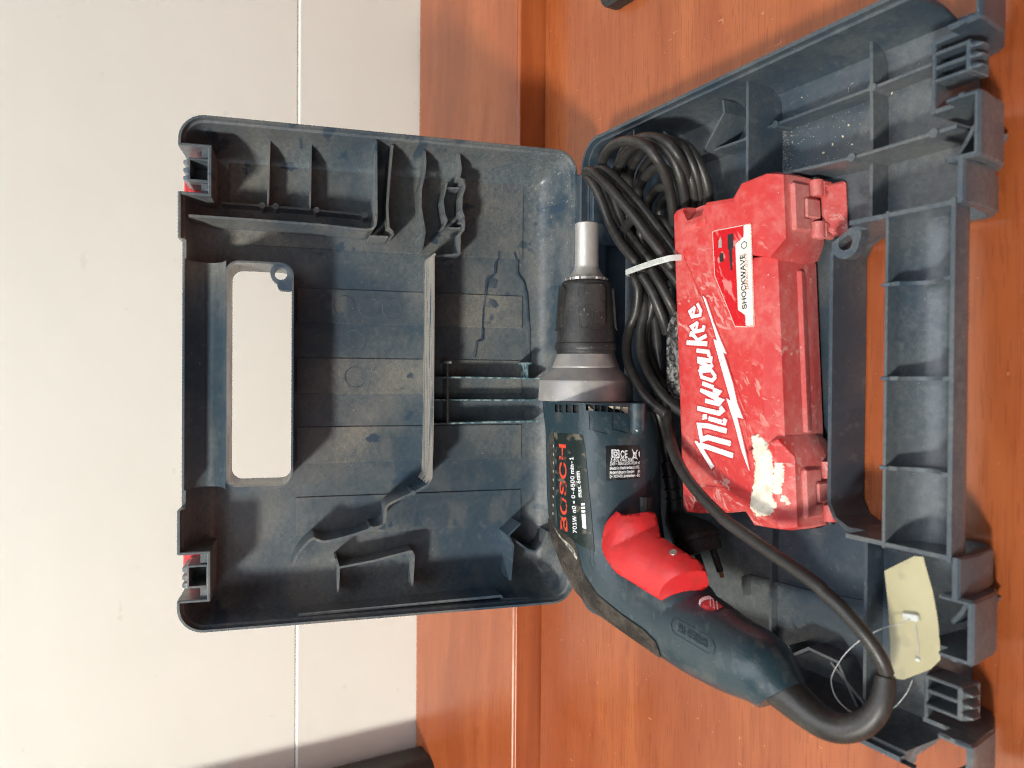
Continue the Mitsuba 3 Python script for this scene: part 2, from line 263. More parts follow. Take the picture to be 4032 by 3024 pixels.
# ---------------------------------------------------------------- measured outlines (metres)
D = {
 'bin_wall': [[.1166,.3042],[.1163,.2545],[.1156,.2104],[.1138,.176],[.1172,.1698],[.1235,.1682],[.1817,.1688]],
 'bin_div1': [[.1751,.2492],[.1305,.2497]],
 'bin_div2': [[.1747,.2179],[.1294,.2183]],
 'bin_cross': [[.1328,.284],[.1326,.2507],[.1319,.213],[.1304,.1754]],
 'slot_wall': [[.1766,.156],[.1585,.1575],[.1344,.1591],[.1178,.1581],[.1144,.1546]],
 'slot_link': [[.1106,.1727],[.1108,.1581]],
 'curved_rib': [[.1749,.1278],[.1655,.1284],[.1529,.1312],[.138,.1316],[.1183,.1281],[.1064,.1296],[.1032,.1309]],
 'clip_front': [[.1711,.0981],[.1638,.0996],[.1622,.095],[.1559,.095],[.1494,.0972],[.138,.0976],[.1306,.0948],[.1217,.0954],[.1178,.0986],[.1013,.0989]],
 'clip_back': [[.16,.1092],[.1529,.1107],[.1452,.1127],[.134,.111],[.129,.109],[.1225,.1122]],
 'clip_bar1': [[.1561,.1088],[.1569,.0982]],
 'clip_bar2': [[.123,.1073],[.1236,.097]],
 'clip_side': [[.1011,.0989],[.0998,.1081],[.0983,.1202]],
 'shelf': [[.101,.1329],[.0951,.1282],[.0952,.1227],[.0526,.1224],[.0011,.1225],[-.0384,.1224],[-.0815,.1233],[-.0886,.1264],[-.0858,.1262],[-.0926,.1382],[-.1021,.1586],[-.1146,.1608],[-.1196,.1709],[-.1255,.1922],[-.1279,.2057],[-.125,.2161],[-.1345,.2249],[-.1455,.2307]],
 'left_box': [[-.1451,.1969],[-.1524,.1945],[-.1486,.1665],[-.1424,.1361]],
 'left_box_a': [[-.1524,.1945],[-.1721,.1952]],
 'left_box_b': [[-.1424,.1361],[-.1473,.1341],[-.1716,.1356]],
 'low_bracket': [[-.1248,.0446],[-.1344,.0551],[-.1431,.0506],[-.1726,.053]],
 'low_bracket2': [[-.1353,.0539],[-.1482,.037],[-.1507,.0298],[-.1438,.0226],[-.1337,.0185]],
 'comb_a': [[-.0009,.1186],[-.0008,.0783],[-.0015,.0251]],
 'comb_b': [[-.0197,.1175],[-.0201,.0772],[-.0202,.0246]],
 'comb_c': [[-.0398,.1184],[-.0389,.078],[-.0382,.0258]],
 'comb_v': [[.0117,.1066],[-.0399,.1063]],
 'comb_t': [[.0117,.0364],[-.0015,.0363]],
 'outline_a': [[.1103,.0579],[.1036,.0579],[.1002,.0607],[.0901,.0617],[.0831,.0688],[.0576,.0717],[.0315,.0726],[.0301,.0774],[.0161,.0799]],
 'outline_b': [[.1097,.044],[.1018,.0411],[.091,.0413],[.0831,.0353],[.0724,.0324],[.0426,.03],[.0127,.0298]],
 'marks': [[.0578,.19],[.057,.17],[.0569,.1504],[.0293,.1824],[-.001,.1808]],
 'rail': [[-.1846,.2255],[-.1804,.1225],[-.1799,.0644],[-.1847,.0623],[-.1896,-.0027]],
 'spot': [[.0758,.0863]],
 'a_plate': [[.2009,.1483],[.1356,.1467]],
 'rib_b': [[.1648,.1444],[.1651,.0719],[.169,.036]],
 'rib_c': [[.1261,.1149],[.124,.0722],[.1246,.0263],[.1249,.0129]],
 'd_plate': [[.1981,.0722],[.1363,.0708],[.1032,.0699]],
 'posts_b': [[.1652,.0706],[.1645,.1396]],
 'posts_c': [[.1241,.0727],[.1245,.0261]],
 'rib_r': [[.1875,.1769],[.1815,.1755],[.1604,.1951]],
 'rib_r2': [[.1621,.2168],[.1614,.1597]],
 'rib_r3': [[.1939,.2506],[.1643,.2223]],
 'left_tri': [[-.1684,.1241],[-.173,.12],[-.165,.1085],[-.1664,.0879],[-.1904,.0739]],
 'left_tri2': [[-.168,.0926],[-.1895,.074]],
 'left_mid': [[-.1366,.17],[-.1346,.1161],[-.13,.0789]],
 'eyelet': [[.0813,.0779],[.0826,.086],[.0869,.078]],
 'tagz': [[-.0996,.0437],[-.0876,.0257],[-.0871,.0213],[-.1026,.0184],[-.1174,.017],[-.1373,.0158],[-.1436,.0205],[-.1528,.033],[-.1535,.0372],[-.1446,.0397],[-.1158,.042]],
 'tag_string1': [[-.1402,.0262,.0465],[-.1325,.026,.048],[-.1241,.0271,.049],[-.1197,.0274,.05],[-.1232,.0319,.05],[-.1265,.0384,.05],[-.1319,.0457,.052],[-.1377,.0514,.055],[-.1464,.0573,.058],[-.1559,.0604,.062],[-.1602,.0589,.065],[-.1654,.0544,.067],[-.1693,.049,.066],[-.1709,.0454,.064]],
 'tag_string2': [[-.1512,.028,.044],[-.1575,.0295,.046],[-.1652,.0336,.048]],
 'seal': [[-.1217,.0333,.048],[-.1189,.0238,.048],[-.1163,.0252,.048],[-.1188,.0324,.048]],
 'red_rear': [[.1194,.1992],[-.0848,.1864]],
 'red_out': [[.1194,.1992],[.1213,.1797],[.1146,.136],[.1211,.1281],[.1207,.1075],[.1199,.1039],[-.0889,.1011],[-.0865,.1195],[-.0785,.1254],[-.0881,.1652],[-.0848,.1864]],
 'red_ridge': [[.1215,.1139],[.0786,.1133],[.0655,.1187],[.033,.1158],[-.0314,.1146],[-.0452,.1061],[-.0882,.1046]],
 'red_ridge2': [[.1209,.1083],[.0783,.1081],[.0652,.1133],[.0329,.1111],[-.0312,.1098],[-.0449,.1003],[-.0876,.0992]],
 'red_latch_20': [[.1177,.1266],[.0922,.1262],[.1169,.1118],[.0815,.1113],[.1153,.0978],[.1102,.0877],[.0973,.0875],[.0796,.099],[-.0574,.1204],[-.0851,.12],[-.05,.1077],[-.0856,.1055]],
 'red_latch_30': [[.1147,.118],[.0898,.1177],[.1138,.1037],[.0794,.1032],[.1123,.09],[.1073,.0802],[.0947,.08],[.0776,.0912],[-.0559,.112],[-.0828,.1117],[-.0487,.0997],[-.0834,.0975]],
 'red_latch_40': [[.1116,.1095],[.0874,.1092],[.1108,.0955],[.0772,.0951],[.1093,.0823],[.1045,.0727],[.0922,.0725],[.0755,.0834],[-.0544,.1037],[-.0806,.1033],[-.0473,.0917],[-.0811,.0895]],
 'red_line': [[.0647,.1092],[-.0316,.1066]],
 'red_front': [[.0643,.1068],[-.0334,.1028]],
 'sticker': [[.0942,.1579],[.0934,.1277],[.0327,.1241],[.0335,.138],[.0668,.1557]],
 'sticker_w': [[.0936,.1316],[.0934,.1277],[.033,.1245],[.0333,.1292],[.0394,.1295],[.0432,.1355],[.0833,.1383],[.0873,.1315]],
 'shock': [[.0435,.1311],[.077,.133],[.0546,.1281],[.0774,.129]],
 'hexm': [[.082,.1317],[.0847,.1317]],
 'icons': [[.0861,.1532],[.0856,.15],[.0901,.1517],[.0834,.1532],[.0739,.1498],[.0796,.1463],[.0904,.1413],[.0668,.1424]],
 'smear': [[-.0329,.1245],[-.0318,.1204],[-.0354,.1153],[-.0441,.1093],[-.0555,.108],[-.0695,.1089],[-.0759,.1055],[-.0821,.1107],[-.0844,.1197],[-.0798,.1248],[-.0651,.1225],[-.0531,.1206]],
 'scrape': [[-.0492,.1047],[-.0497,.1023],[-.0572,.1017],[-.0665,.103],[-.067,.1064],[-.0579,.107]],
 'scrape2': [[-.0682,.1016],[-.0711,.0983],[-.0728,.0992],[-.0702,.102]],
 'bolt': [[.0545,.1674],[.052,.1646],[.0358,.1571],[.0248,.1511],[.0156,.1457],[.0171,.149],[-.0033,.1401],[-.0147,.1366],[-.0247,.1313],[-.0236,.1365],[-.0365,.132],[-.0563,.1258],[-.045,.1319],[-.029,.1378],[-.0124,.1453],[-.0141,.1414],[-.0004,.147],[.0165,.1537],[.0255,.1572],[.0242,.1538],[.0359,.1586]],
 'S_M1': [[-.0577,.1568],[-.0436,.1701],[-.0452,.1585],[-.0482,.1395]],
 'S_M2': [[-.0408,.1686],[-.0384,.1617],[-.0408,.1415]],
 'S_M3': [[-.0392,.1675],[-.031,.1698],[-.0309,.1618],[-.0331,.1451]],
 'S_i': [[-.026,.1608],[-.027,.1536],[-.0281,.1471],[-.0255,.1461]],
 'S_idot': [[-.0255,.167],[-.0249,.1627]],
 'S_l': [[-.0197,.1713],[-.0222,.1517],[-.0202,.1487],[-.0181,.1507]],
 'S_w': [[-.0145,.1642],[-.0163,.1523],[-.014,.1498],[-.013,.1538],[-.0085,.1658],[-.0112,.1544],[-.0086,.1519],[-.0072,.157]],
 'S_w2': [[-.0032,.167],[-.0057,.157]],
 'S_a': [[.0014,.155],[.0054,.1592],[.0047,.1692],[.0009,.1675],[-.0013,.1581],[.0014,.1548]],
 'S_a2': [[.0074,.1696],[.0054,.1592]],
 'S_u': [[.0116,.1715],[.0073,.1603],[.0091,.1577]],
 'S_u2': [[.0131,.1718],[.0114,.1598],[.0144,.1593]],
 'S_u3': [[.0185,.1726],[.0174,.162],[.0144,.1609]],
 'S_k': [[.0241,.1821],[.0227,.1631]],
 'S_k2': [[.0309,.1783],[.0253,.1716],[.028,.1637]],
 'S_k3': [[.0279,.1788],[.0313,.1777]],
 'S_e1': [[.0371,.1718],[.0347,.1778],[.0311,.1744],[.0319,.1669],[.0348,.1659]],
 'S_e1b': [[.0371,.1718],[.0322,.1734]],
 'S_e2': [[.0476,.1747],[.0449,.1796],[.0412,.1773],[.0419,.1697],[.0449,.1692],[.0497,.1725]],
 'S_e2b': [[.0476,.1747],[.0423,.1762]],
 'black_block': [[.0483,.2139],[.0398,.2211],[.0291,.2227],[-.0068,.2218],[-.0121,.2184],[-.0193,.2084],[-.0189,.1989],[.0472,.1998]],
 'rivets': [[.0359,.2151],[.0151,.2151],[-.0053,.2146]],
 'cordA': [[.0695,.2339,.04,.0036],[.0767,.2374,.045,.0036],[.0858,.238,.055,.0036],[.1015,.2526,.058,.0036],[.1189,.2641,.06,.0037],[.1364,.2695,.064,.0037],[.1498,.275,.068,.0037],[.1572,.2806,.07,.0038],[.1597,.2787,.072,.0037],[.1582,.2708,.073,.0037],[.1529,.2621,.074,.0036],[.1417,.2485,.073,.0036],[.1265,.234,.07,.0035],[.1142,.2246,.066,.0035],[.1025,.2171,.062,.0034],[.0887,.2067,.058,.0034],[.0772,.2028,.05,.0034]],
 'cordB': [[.0967,.2565,.035,.0037],[.1226,.2699,.045,.0038],[.1322,.2723,.05,.0038],[.1475,.2798,.052,.0038],[.1571,.2808,.055,.0038],[.1649,.2755,.06,.0038],[.1713,.2602,.066,.0037],[.1712,.2386,.072,.0035],[.1663,.2174,.076,.0034],[.1589,.2023,.076,.0033],[.1506,.1968,.072,.0033],[.1425,.1976,.064,.0033],[.1317,.2026,.054,.0034],[.1186,.2091,.045,.0034],[.1065,.2188,.035,.0035]],
 'cordC': [[.095,.256,.03,.0038],[.1207,.2737,.038,.0038],[.1367,.2794,.042,.0038],[.1492,.2783,.045,.0038],[.1596,.2701,.05,.0038],[.166,.2558,.055,.0037],[.1694,.2361,.06,.0035],[.1674,.2137,.063,.0034],[.1596,.2002,.062,.0033],[.1503,.1947,.058,.0033],[.1397,.1944,.052,.0033],[.1283,.1989,.044,.0034],[.1188,.2048,.036,.0034]],
 'cordD': [[.0923,.2575,.026,.0038],[.1209,.2699,.03,.0038],[.1394,.2769,.033,.0039],[.152,.2759,.036,.0038],[.1634,.2665,.04,.0038],[.1688,.2485,.045,.0037],[.1705,.224,.052,.0035],[.166,.2052,.054,.0034],[.1572,.196,.052,.0033],[.1467,.1931,.047,.0033],[.1353,.1939,.041,.0034],[.1256,.1986,.034,.0034]],
 'cordE': [[.1669,.2069,.045,.0034],[.1505,.1966,.04,.0034],[.1402,.1912,.036,.0034],[.1307,.1926,.03,.0034],[.1187,.1974,.024,.0034]],
 'cordF': [[.0972,.2533,.024,.0038],[.1174,.2663,.026,.0038],[.1319,.2701,.03,.0038],[.1431,.2635,.034,.0038],[.1525,.2503,.038,.0037],[.1569,.2351,.04,.0036],[.1527,.225,.038,.0036],[.1398,.2189,.034,.0035],[.1268,.221,.028,.0036]],
 'cordG': [[.0974,.2506,.018,.0038],[.1184,.2617,.02,.0038],[.1314,.2638,.024,.0038],[.1408,.2541,.028,.0037],[.145,.2405,.03,.0037],[.1413,.2318,.028,.0036],[.1291,.2301,.024,.0036]],
 'cordG2': [[.1077,.2467,.016,.0037],[.1194,.2542,.018,.0038],[.1319,.2528,.02,.0038],[.1383,.2434,.022,.0037],[.1325,.2346,.02,.0037]],
 'cordH': [[.0871,.2086,.045,.0034],[.1001,.2193,.05,.0035],[.1133,.2282,.053,.0035],[.1182,.2443,.053,.0036],[.1136,.2581,.05,.0037],[.1023,.2584,.047,.0037],[.0894,.2469,.044,.0037],[.0775,.2332,.042,.0036],[.0649,.2261,.036,.0036]],
 'cordI': [[.0821,.2512,.05,.0037],[.0705,.2455,.048,.0036],[.0597,.2471,.046,.0037],[.0489,.2512,.045,.0037],[.0397,.2557,.046,.0037],[.0283,.2542,.05,.0037],[.0168,.2476,.055,.0036],[.0047,.2359,.06,.0036],[-.0085,.222,.062,.0035],[-.0187,.2107,.06,.0034],[-.0252,.201,.056,.0034]],
 'cordJ': [[.0778,.238,.05,.0036],[.0655,.2315,.046,.0036],[.0547,.2292,.042,.0036],[.0432,.2292,.036,.0036],[.0335,.2319,.03,.0036]],
 'cordK': [[.073,.2611,.035,.0038],[.0602,.2483,.038,.0037],[.0488,.2464,.04,.0037],[.0394,.2474,.042,.0037],[.0281,.2459,.044,.0037],[.0169,.2414,.046,.0036],[.0048,.2324,.048,.0036],[-.0059,.2226,.048,.0035],[-.0129,.2164,.044,.0035]],
 'cordL': [[.0811,.2329,.045,.0036],[.0668,.2239,.042,.0035],[.056,.2203,.038,.0035],[.0473,.2204,.032,.0035]],
 'cordM': [[.0655,.2596,.03,.0038],[.0493,.2476,.03,.0037],[.0397,.2446,.03,.0037],[.0256,.2423,.03,.0037],[.0115,.2393,.03,.0037],[-.0024,.237,.03,.0037]],
 'cordN': [[.0809,.2734,.024,.0039],[.0666,.2688,.025,.0038],[.0553,.273,.024,.0039],[.0419,.2784,.022,.0039]],
 'cord_plug': [[-.0128,.2223,.055,.0033],[-.0249,.2149,.052,.0033],[-.0376,.2178,.046,.0033],[-.0488,.2213,.04,.0033],[-.0599,.223,.036,.0034],[-.0655,.2239,.034,.0034]],
 'cord_tool': [[-.0134,.2095,.05,.0033],[-.0227,.2055,.052,.0032],[-.031,.2009,.055,.0032],[-.0389,.1931,.06,.0033],[-.0478,.183,.066,.0034],[-.0577,.1701,.071,.0035],[-.0662,.1575,.074,.0036],[-.0741,.1433,.076,.0036],[-.0815,.1287,.077,.0037],[-.0862,.1168,.078,.0037],[-.1039,.0626,.079,.0036],[-.1086,.0531,.079,.0036],[-.1135,.0447,.078,.0037],[-.1209,.0364,.076,.0036],[-.1281,.031,.073,.0036],[-.1359,.0274,.07,.0037],[-.1429,.0265,.067,.0037]],
 'sleeve': [[-.1659,.0822,.08,.0108],[-.1677,.0758,.08,.0106],[-.1719,.066,.079,.0094],[-.1755,.054,.078,.0081],[-.1755,.0454,.076,.0073],[-.1723,.0381,.074,.0067],[-.1668,.0321,.072,.0062],[-.1588,.028,.07,.0057],[-.1504,.0268,.068,.0052],[-.1439,.027,.067,.0045]],
 'plug_sleeve': [[-.0617,.223,.036,.0051],[-.0723,.2207,.035,.0052],[-.0813,.2197,.034,.005],[-.0885,.2194,.033,.005],[-.0977,.2197,.032,.0062],[-.1057,.2181,.031,.0086]],
 'plug_body': [[-.1063,.2169,.032,.0089],[-.1102,.209,.032,.011],[-.1109,.1989,.032,.0127],[-.1131,.1912,.03,.0125],[-.1201,.2085,.03,.0111],[-.1183,.186,.028,.0085]],
 'plug_pins': [[-.1167,.196,.03,.0029],[-.1265,.1919,.028,.0022],[-.1328,.1886,.027,.0016],[-.1248,.2043,.028,.0029],[-.1299,.2026,.026,.0018]],
 'tie': [[.0787,.2448,.058],[.0786,.2266,.064],[.0796,.2089,.066],[.081,.1967,.064],[.0821,.1915,.06]],
 'axis': [[.1185,.2658,.08],[-.0172,.2652,.08]],
 'nose': [[.1165,.00847],[.1159,.00905],[.1061,.00885],[.0936,.00885],[.084,.00905],[.0821,.00943],[.0788,.01116],[.0763,.01309],[.0747,.01482],[.0721,.01501]],
 'sleeve_black': [[.0728,.0154],[.0724,.01732],[.0713,.01867],[.0686,.01944],[.0551,.0204],[.0378,.02155],[.0366,.02194],[.0205,.0227],[.0182,.02232],[.0174,.02078]],
 'collar1': [[.0178,.02078],[.0174,.02155],[.0128,.02347],[.008,.0254],[.007,.02501]],
 'collar2': [[.0074,.02463],[.0066,.02578],[-.0003,.03271],[-.0022,.03463],[-.0036,.03502],[-.0168,.03578],[-.0174,.0354]],
 'spine': [[-.0187,.2565,.08,.038],[-.0398,.2456,.08,.0422],[-.0769,.2432,.08,.0424],[-.1007,.241,.08,.0417],[-.1195,.2324,.08,.0388],[-.1332,.2202,.08,.035],[-.145,.1962,.08,.0289],[-.1526,.1655,.08,.0258],[-.1562,.1423,.08,.025],[-.1597,.115,.08,.0222],[-.1605,.0949,.08,.0199],[-.1651,.085,.08,.0161],[-.1692,.0753,.08,.012]],
 'handle2': [[-.1459,.1561,.08,.024],[-.1403,.178,.08,.025]],
 'endcut': [[-.1666,.0741,.08],[-.1569,.0654,.08],[-.179,.087,.08]],
 'trig': [[-.0966,.2237,.08],[-.0973,.2133,.08],[-.0901,.1883,.08],[-.0931,.1821,.08],[-.1045,.1785,.08],[-.1051,.1749,.08],[-.1094,.1575,.08],[-.1132,.1411,.08],[-.1186,.1367,.08],[-.1253,.134,.08],[-.1325,.1426,.08],[-.1417,.1533,.08],[-.1471,.1684,.08],[-.1441,.1747,.08],[-.1437,.1804,.08],[-.1389,.2104,.08],[-.1364,.2243,.08],[-.1275,.2365,.08],[-.119,.2384,.08],[-.1065,.2344,.08]],
 'cres': [[-.1436,.1739,.08],[-.1391,.1732,.08],[-.1307,.1686,.08],[-.1231,.161,.08],[-.1171,.1518,.08],[-.116,.1428,.08],[-.1177,.1383,.08],[-.1246,.1387,.08],[-.1228,.1419,.08],[-.1233,.1517,.08],[-.1281,.161,.08],[-.137,.1691,.08],[-.1437,.1723,.08],[-.1436,.1739,.08]],
 'plug_c': [[-.115,.1968,.031]],
 'trig_sph': [[-.1066,.2067,.085,.0227],[-.1042,.1936,.085,.0222],[-.1182,.1956,.085,.0257],[-.12,.1788,.085,.0249],[-.1229,.163,.085,.0226],[-.1236,.1499,.085,.0205]],
 'trig_screw': [[-.1118,.166,.08]],
 'rubber': [[-.118,.3174,.08],[-.1248,.3049,.08],[-.1304,.2799,.08],[-.1355,.2743,.08],[-.1496,.2678,.08],[-.1608,.2512,.08],[-.1667,.2239,.08],[-.17,.2011,.08],[-.174,.1892,.08],[-.1821,.1829,.08],[-.1854,.1788,.08],[-.2064,.2095,.08],[-.2038,.3491,.08],[-.1237,.3502,.08]],
 'rubber_top': [[-.0519,.3157,.08],[-.0488,.3115,.08],[-.0493,.3103,.08],[-.1099,.3075,.08],[-.121,.3073,.08],[-.1265,.3011,.08],[-.1298,.29,.08],[-.1307,.2783,.08],[-.1341,.2949,.08],[-.1255,.3104,.08],[-.1087,.3138,.08]],
 'plate': [[-.0493,.3074,.08],[-.0479,.2711,.08],[-.0571,.2681,.08],[-.0878,.2622,.08],[-.1258,.2556,.08],[-.1248,.2672,.08],[-.1215,.2951,.08],[-.1204,.3012,.08],[-.0938,.3041,.08]],
 'plate_txt': [[-.1166,.2952,.08],[-.0569,.3016,.08],[-.1141,.2752,.08],[-.0714,.2811,.08],[-.0933,.2695,.08],[-.0759,.2716,.08],[-.113,.2662,.08],[-.0997,.268,.08]],
 'typ': [[-.0505,.2377,.08],[-.0443,.1838,.08],[-.0658,.183,.08],[-.074,.2366,.08]],
 'typ_txt': [[-.0603,.2329,.08],[-.0575,.2076,.08],[-.063,.2328,.08],[-.0567,.1854,.08],[-.0662,.2328,.08],[-.0596,.186,.08],[-.0692,.2327,.08],[-.0625,.1859,.08],[-.0721,.2327,.08],[-.065,.1859,.08]],
 'typ_sym': [[-.0516,.2326,.08],[-.0565,.2234,.08],[-.0532,.2189,.08],[-.0526,.213,.08],[-.0519,.2057,.08],[-.0513,.1988,.08],[-.0503,.1926,.08],[-.0495,.1874,.08],[-.0607,.1974,.08]],
 'vents': [[-.022,.3086,.08],[-.0277,.2985,.08],[-.0216,.2924,.08],[-.0272,.276,.08],[-.0205,.263,.08],[-.0247,.2138,.08]],
 'vent_recess': [[-.0291,.3076,.08],[-.0385,.2758,.08],[-.0274,.2605,.08],[-.0406,.2394,.08],[-.026,.2322,.08],[-.0388,.2143,.08]],
 'bump': [[-.0176,.1969,.085,.0051],[-.0341,.1967,.085,.0051]],
 'switch': [[-.1356,.1322,.08],[-.1344,.1426,.08],[-.137,.1209,.08]],
 'emb': [[-.1588,.1615,.08],[-.1614,.1352,.08]],
 'arrow': [[-.1295,.2603,.08],[-.1283,.2547,.08],[-.1379,.2536,.08],[-.1378,.251,.08],[-.1436,.2553,.08],[-.1398,.2601,.08],[-.1389,.258,.08]],
 'knob': [[-.086,.1954,.08,.0048]],
 'dark2': [[.3397,.3454],[.3329,.3426],[.3288,.3388],[.3273,.3333],[.3261,.3118]],
 'crumbs': [[.184,.1068],[.1818,.1309],[.1887,.1354],[.1482,.1004],[.1452,.1075],[.1539,.0964],[.1416,.0939],[.1418,.1142],[.164,.0687],[.1552,.1383]],
}
# ---------------------------------------------------------------- setting: wall, two tables
wl = place(cat(box(-2.2, 2.2, .735, .755, .0295, .1885, .0035), ), np.eye(4))
wall = obj('wall', cat(box(-2.2, 2.2, .7390, .76, -.8, 2.4)), 'dark_gap', kind='structure')
obj('panel', cat(box(-2.2, 2.2, .7335, .7387, -.75, .1885, .0048)), 'wall_panel', wall, False)
obj('panel', cat(box(-2.2, 2.2, .7350, .7385, .1892, 2.3, .0006)), 'wall_panel', wall, False)
tb = thing('table', 'orange cherry wood table under the open tool case, lower and nearer than the other board', 'table')
obj('tabletop', box(-1.3, 1.2, -.75, .4594, -.028, 0., .0015), 'cherry_wood', tb)
tb2 = thing('table', 'slightly higher cherry wood table with a rounded front edge standing against the white wall', 'table')
obj('tabletop', box(-1.6, 1.5, .4665, .733, .001, .029, .0012), 'cherry_wood', tb2)
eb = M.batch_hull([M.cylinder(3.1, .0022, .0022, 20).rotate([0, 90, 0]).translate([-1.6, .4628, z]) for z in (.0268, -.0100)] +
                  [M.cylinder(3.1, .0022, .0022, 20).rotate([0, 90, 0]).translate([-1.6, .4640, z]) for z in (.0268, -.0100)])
obj('edge_strip', eb, 'brightened_edge_wood', tb2)
obj('shadow_gap', box(-1.6, 1.5, .4585, .4645, -.03, -.016), 'dark_gap', tb2)

# ---------------------------------------------------------------- the tool case: base
LT = math.radians(13.08)
LIDF = frame([0, .32, .05], [1, 0, 0], [0, math.sin(LT), math.cos(LT)], [0, -math.cos(LT), math.sin(LT)])   # lid: (x, v up the lid, h towards the viewer)
tc = thing('tool_case', 'dark blue plastic tool case standing open with dusty ribbed insides and a carrying handle', 'tool case')
X0, X1, Y0, Y1 = -.1925, .1965, .0025, .318
def shell(x0, x1, y0, y1, r, outer, inner):
    return loft([(ring(x0, x1, y0, y1, r, i), z) for i, z in outer] + [(ring(x0, x1, y0, y1, r, i), z) for i, z in inner])
base = shell(X0, X1, Y0, Y1, .022, [(.024, .0008), (.017, .001), (.0112, .0040), (.0066, .010), (.0030, .020), (.0006, .036), (0., .0495), (.0004, .05)],
             [(.0028, .05), (.0028, .0455), (.0046, .0452), (.0050, .018), (.0085, .0095), (.014, .0065), (.024, .006)])
# groove-and-lip along the rim
lip = loft([(ring(X0, X1, Y0, Y1, .022, i), z) for i, z in ((-.0016, .036), (-.0026, .037), (-.0026, .0415), (-.0016, .0425), (.001, .0425), (.001, .036))])
lip = loft([(ring(X0, X1, Y0, Y1, .022, -.0024), .0365), (ring(X0, X1, Y0, Y1, .022, -.0028), .0375), (ring(X0, X1, Y0, Y1, .022, -.0028), .041), (ring(X0, X1, Y0, Y1, .022, -.002), .042)]) - \
      loft([(ring(X0, X1, Y0, Y1, .022, .001), .030), (ring(X0, X1, Y0, Y1, .022, .001), .047)])
lip = lip - box(-.3, .3, -.1, .03, 0, .1) - box(-.3, .3, .285, .4, 0, .1)
base = base + lip
# front blocks, latch notches, handle opening
def fblock(a, b, bulge=0.):                # front block whose face slopes back towards the table
    return M.batch_hull([box(a, b, -.0046, .012, .0440, .05, .0012), box(a+.0006, b-.0006, .0000, .012, .0200, .024, .0012), box(a+.0012, b-.0012, .0062, .014, .0075, .012, .002)])
def fcore(a, b):
    return M.batch_hull([box(a+.0022, b-.0022, -.0022, .03, .044, .06), box(a+.0022, b-.0022, .0026, .03, .020, .024), box(a+.0022, b-.0022, .009, .03, .0095, .014)])
blk = [(.1035, .1345), (-.1325, -.1020), (.1665, .1985), (-.1945, -.1690)]
for a, b_ in blk: base = base + fblock(a, b_)
for a, b_ in blk: base = base - fcore(a, b_)
base = base - box(.1345, .1665, -.02, .0225, -.01, .06) - box(-.1690, -.1325, -.02, .0225, -.01, .06)
walls = []
nw = Polygon([(.0247, .001), (.0247, .040), (-.0020, .040), (.0005, .022), (.0070, .0085), (.0120, .004)])
def side(x): return man(extr(nw, 0, .0022)).rotate([90, 0, 90]).translate([x, 0, 0])
for a, b_ in ((.1345, .1665), (-.1690, -.1325)):
    walls += [box(a-.0022, b_+.0022, .0225, .0247, .001, .0400, .0006), side(a-.0022), side(b_)]
base = union([base] + walls)
SX = .0835
slot = CS([[(-SX, -.02), (SX, -.02), (SX, .075), (SX-.004, .083), (SX-.012, .087), (-SX+.012, .087), (-SX+.004, .083), (-SX, .075)]])
base = base - M.extrude(slot, .2).translate([0, 0, -.05])
# slot frame: inner wall low, ends rising to the handle
fr_out = Polygon([(-SX-.0024, .036), (SX+.0024, .036), (SX+.0024, .0765), (SX-.003, .0850), (SX-.0115, .0894), (-SX+.0115, .0894), (-SX+.003, .0850), (-SX-.0024, .0765)])
fr_in = Polygon([(-SX, .02), (SX, .02), (SX, .075), (SX-.004, .083), (SX-.012, .087), (-SX+.012, .087), (-SX+.004, .083), (-SX, .075)])
fr = man(extr(fr_out.difference(fr_in), .0008, .0475))
cut = M.extrude(CS([[(.0665, .0480), (.1, .0480), (.1, .032), (.066, .032)]]), .5)
cut = M.extrude(CS([[(.0645, .10), (.0645, .0310), (.2, .0305), (.2, .10)]]), .5).rotate([90, 0, 90]).translate([-.25, 0, 0])
base = base + (fr - cut)
front_wall = [M.batch_hull([box(s*SX, s*.104, .0022, .0046, .034, .0495, .0008), box(s*SX, s*.1018, .0066, .0085, .012, .016, .0008), box(s*SX, s*.1010, .0125, .0145, .004, .006, .0008)]) for s in (1, -1)]
base = union([base] + front_wall)
b_key = obj('base', base, 'case_navy', tc)
# handle half: a trough with three stiffening discs
ya, yb, zt = .0060, .0421, .0430
yc, ro = (ya+yb)/2, (yb-ya)/2; ri = ro-.0022
th = np.linspace(math.pi, 2*math.pi, 40)
prof = [(ya, .0498), (ya, .046)] + [(yc+ro*math.cos(a), zt+ro*math.sin(a)) for a in th] + [(yb, .0490), (yb-.0016, .0490)] + [(yc+ri*math.cos(a), zt+ri*math.sin(a)) for a in th[::-1]] + [(ya+.0022, .0460), (ya+.0022, .0498)]
tro = M.extrude(CS([prof]), 2*SX+.006).rotate([90, 0, 90]).translate([-SX-.003, 0, 0])
half = Polygon([(yc+(ro-.0008)*math.cos(a), zt+(ro-.0008)*math.sin(a)) for a in th] + [(yb-.0008, .0488), (ya+.0008, .0488)])
def disc(g, x, t): return man(extr(g, 0, t)).rotate([90, 0, 90]).translate([x, 0, 0])
for xe in (-SX-.0022, SX): tro = tro + disc(half, xe, .0022)
h_key = obj('handle', tro, 'case_navy', b_key)
for xr in (.0490, .0009, -.0450):
    d = half - Point(yc-.001, zt+.0095).buffer(ro*.66, 32)
    obj('handle_rib', disc(d, xr-.001, .0019), 'case_navy', b_key)
    obj('handle_rib', box(xr-.001, xr+.0009, yb-.003, yb+.0018, .040, .0498, .0004), 'case_edge', b_key)
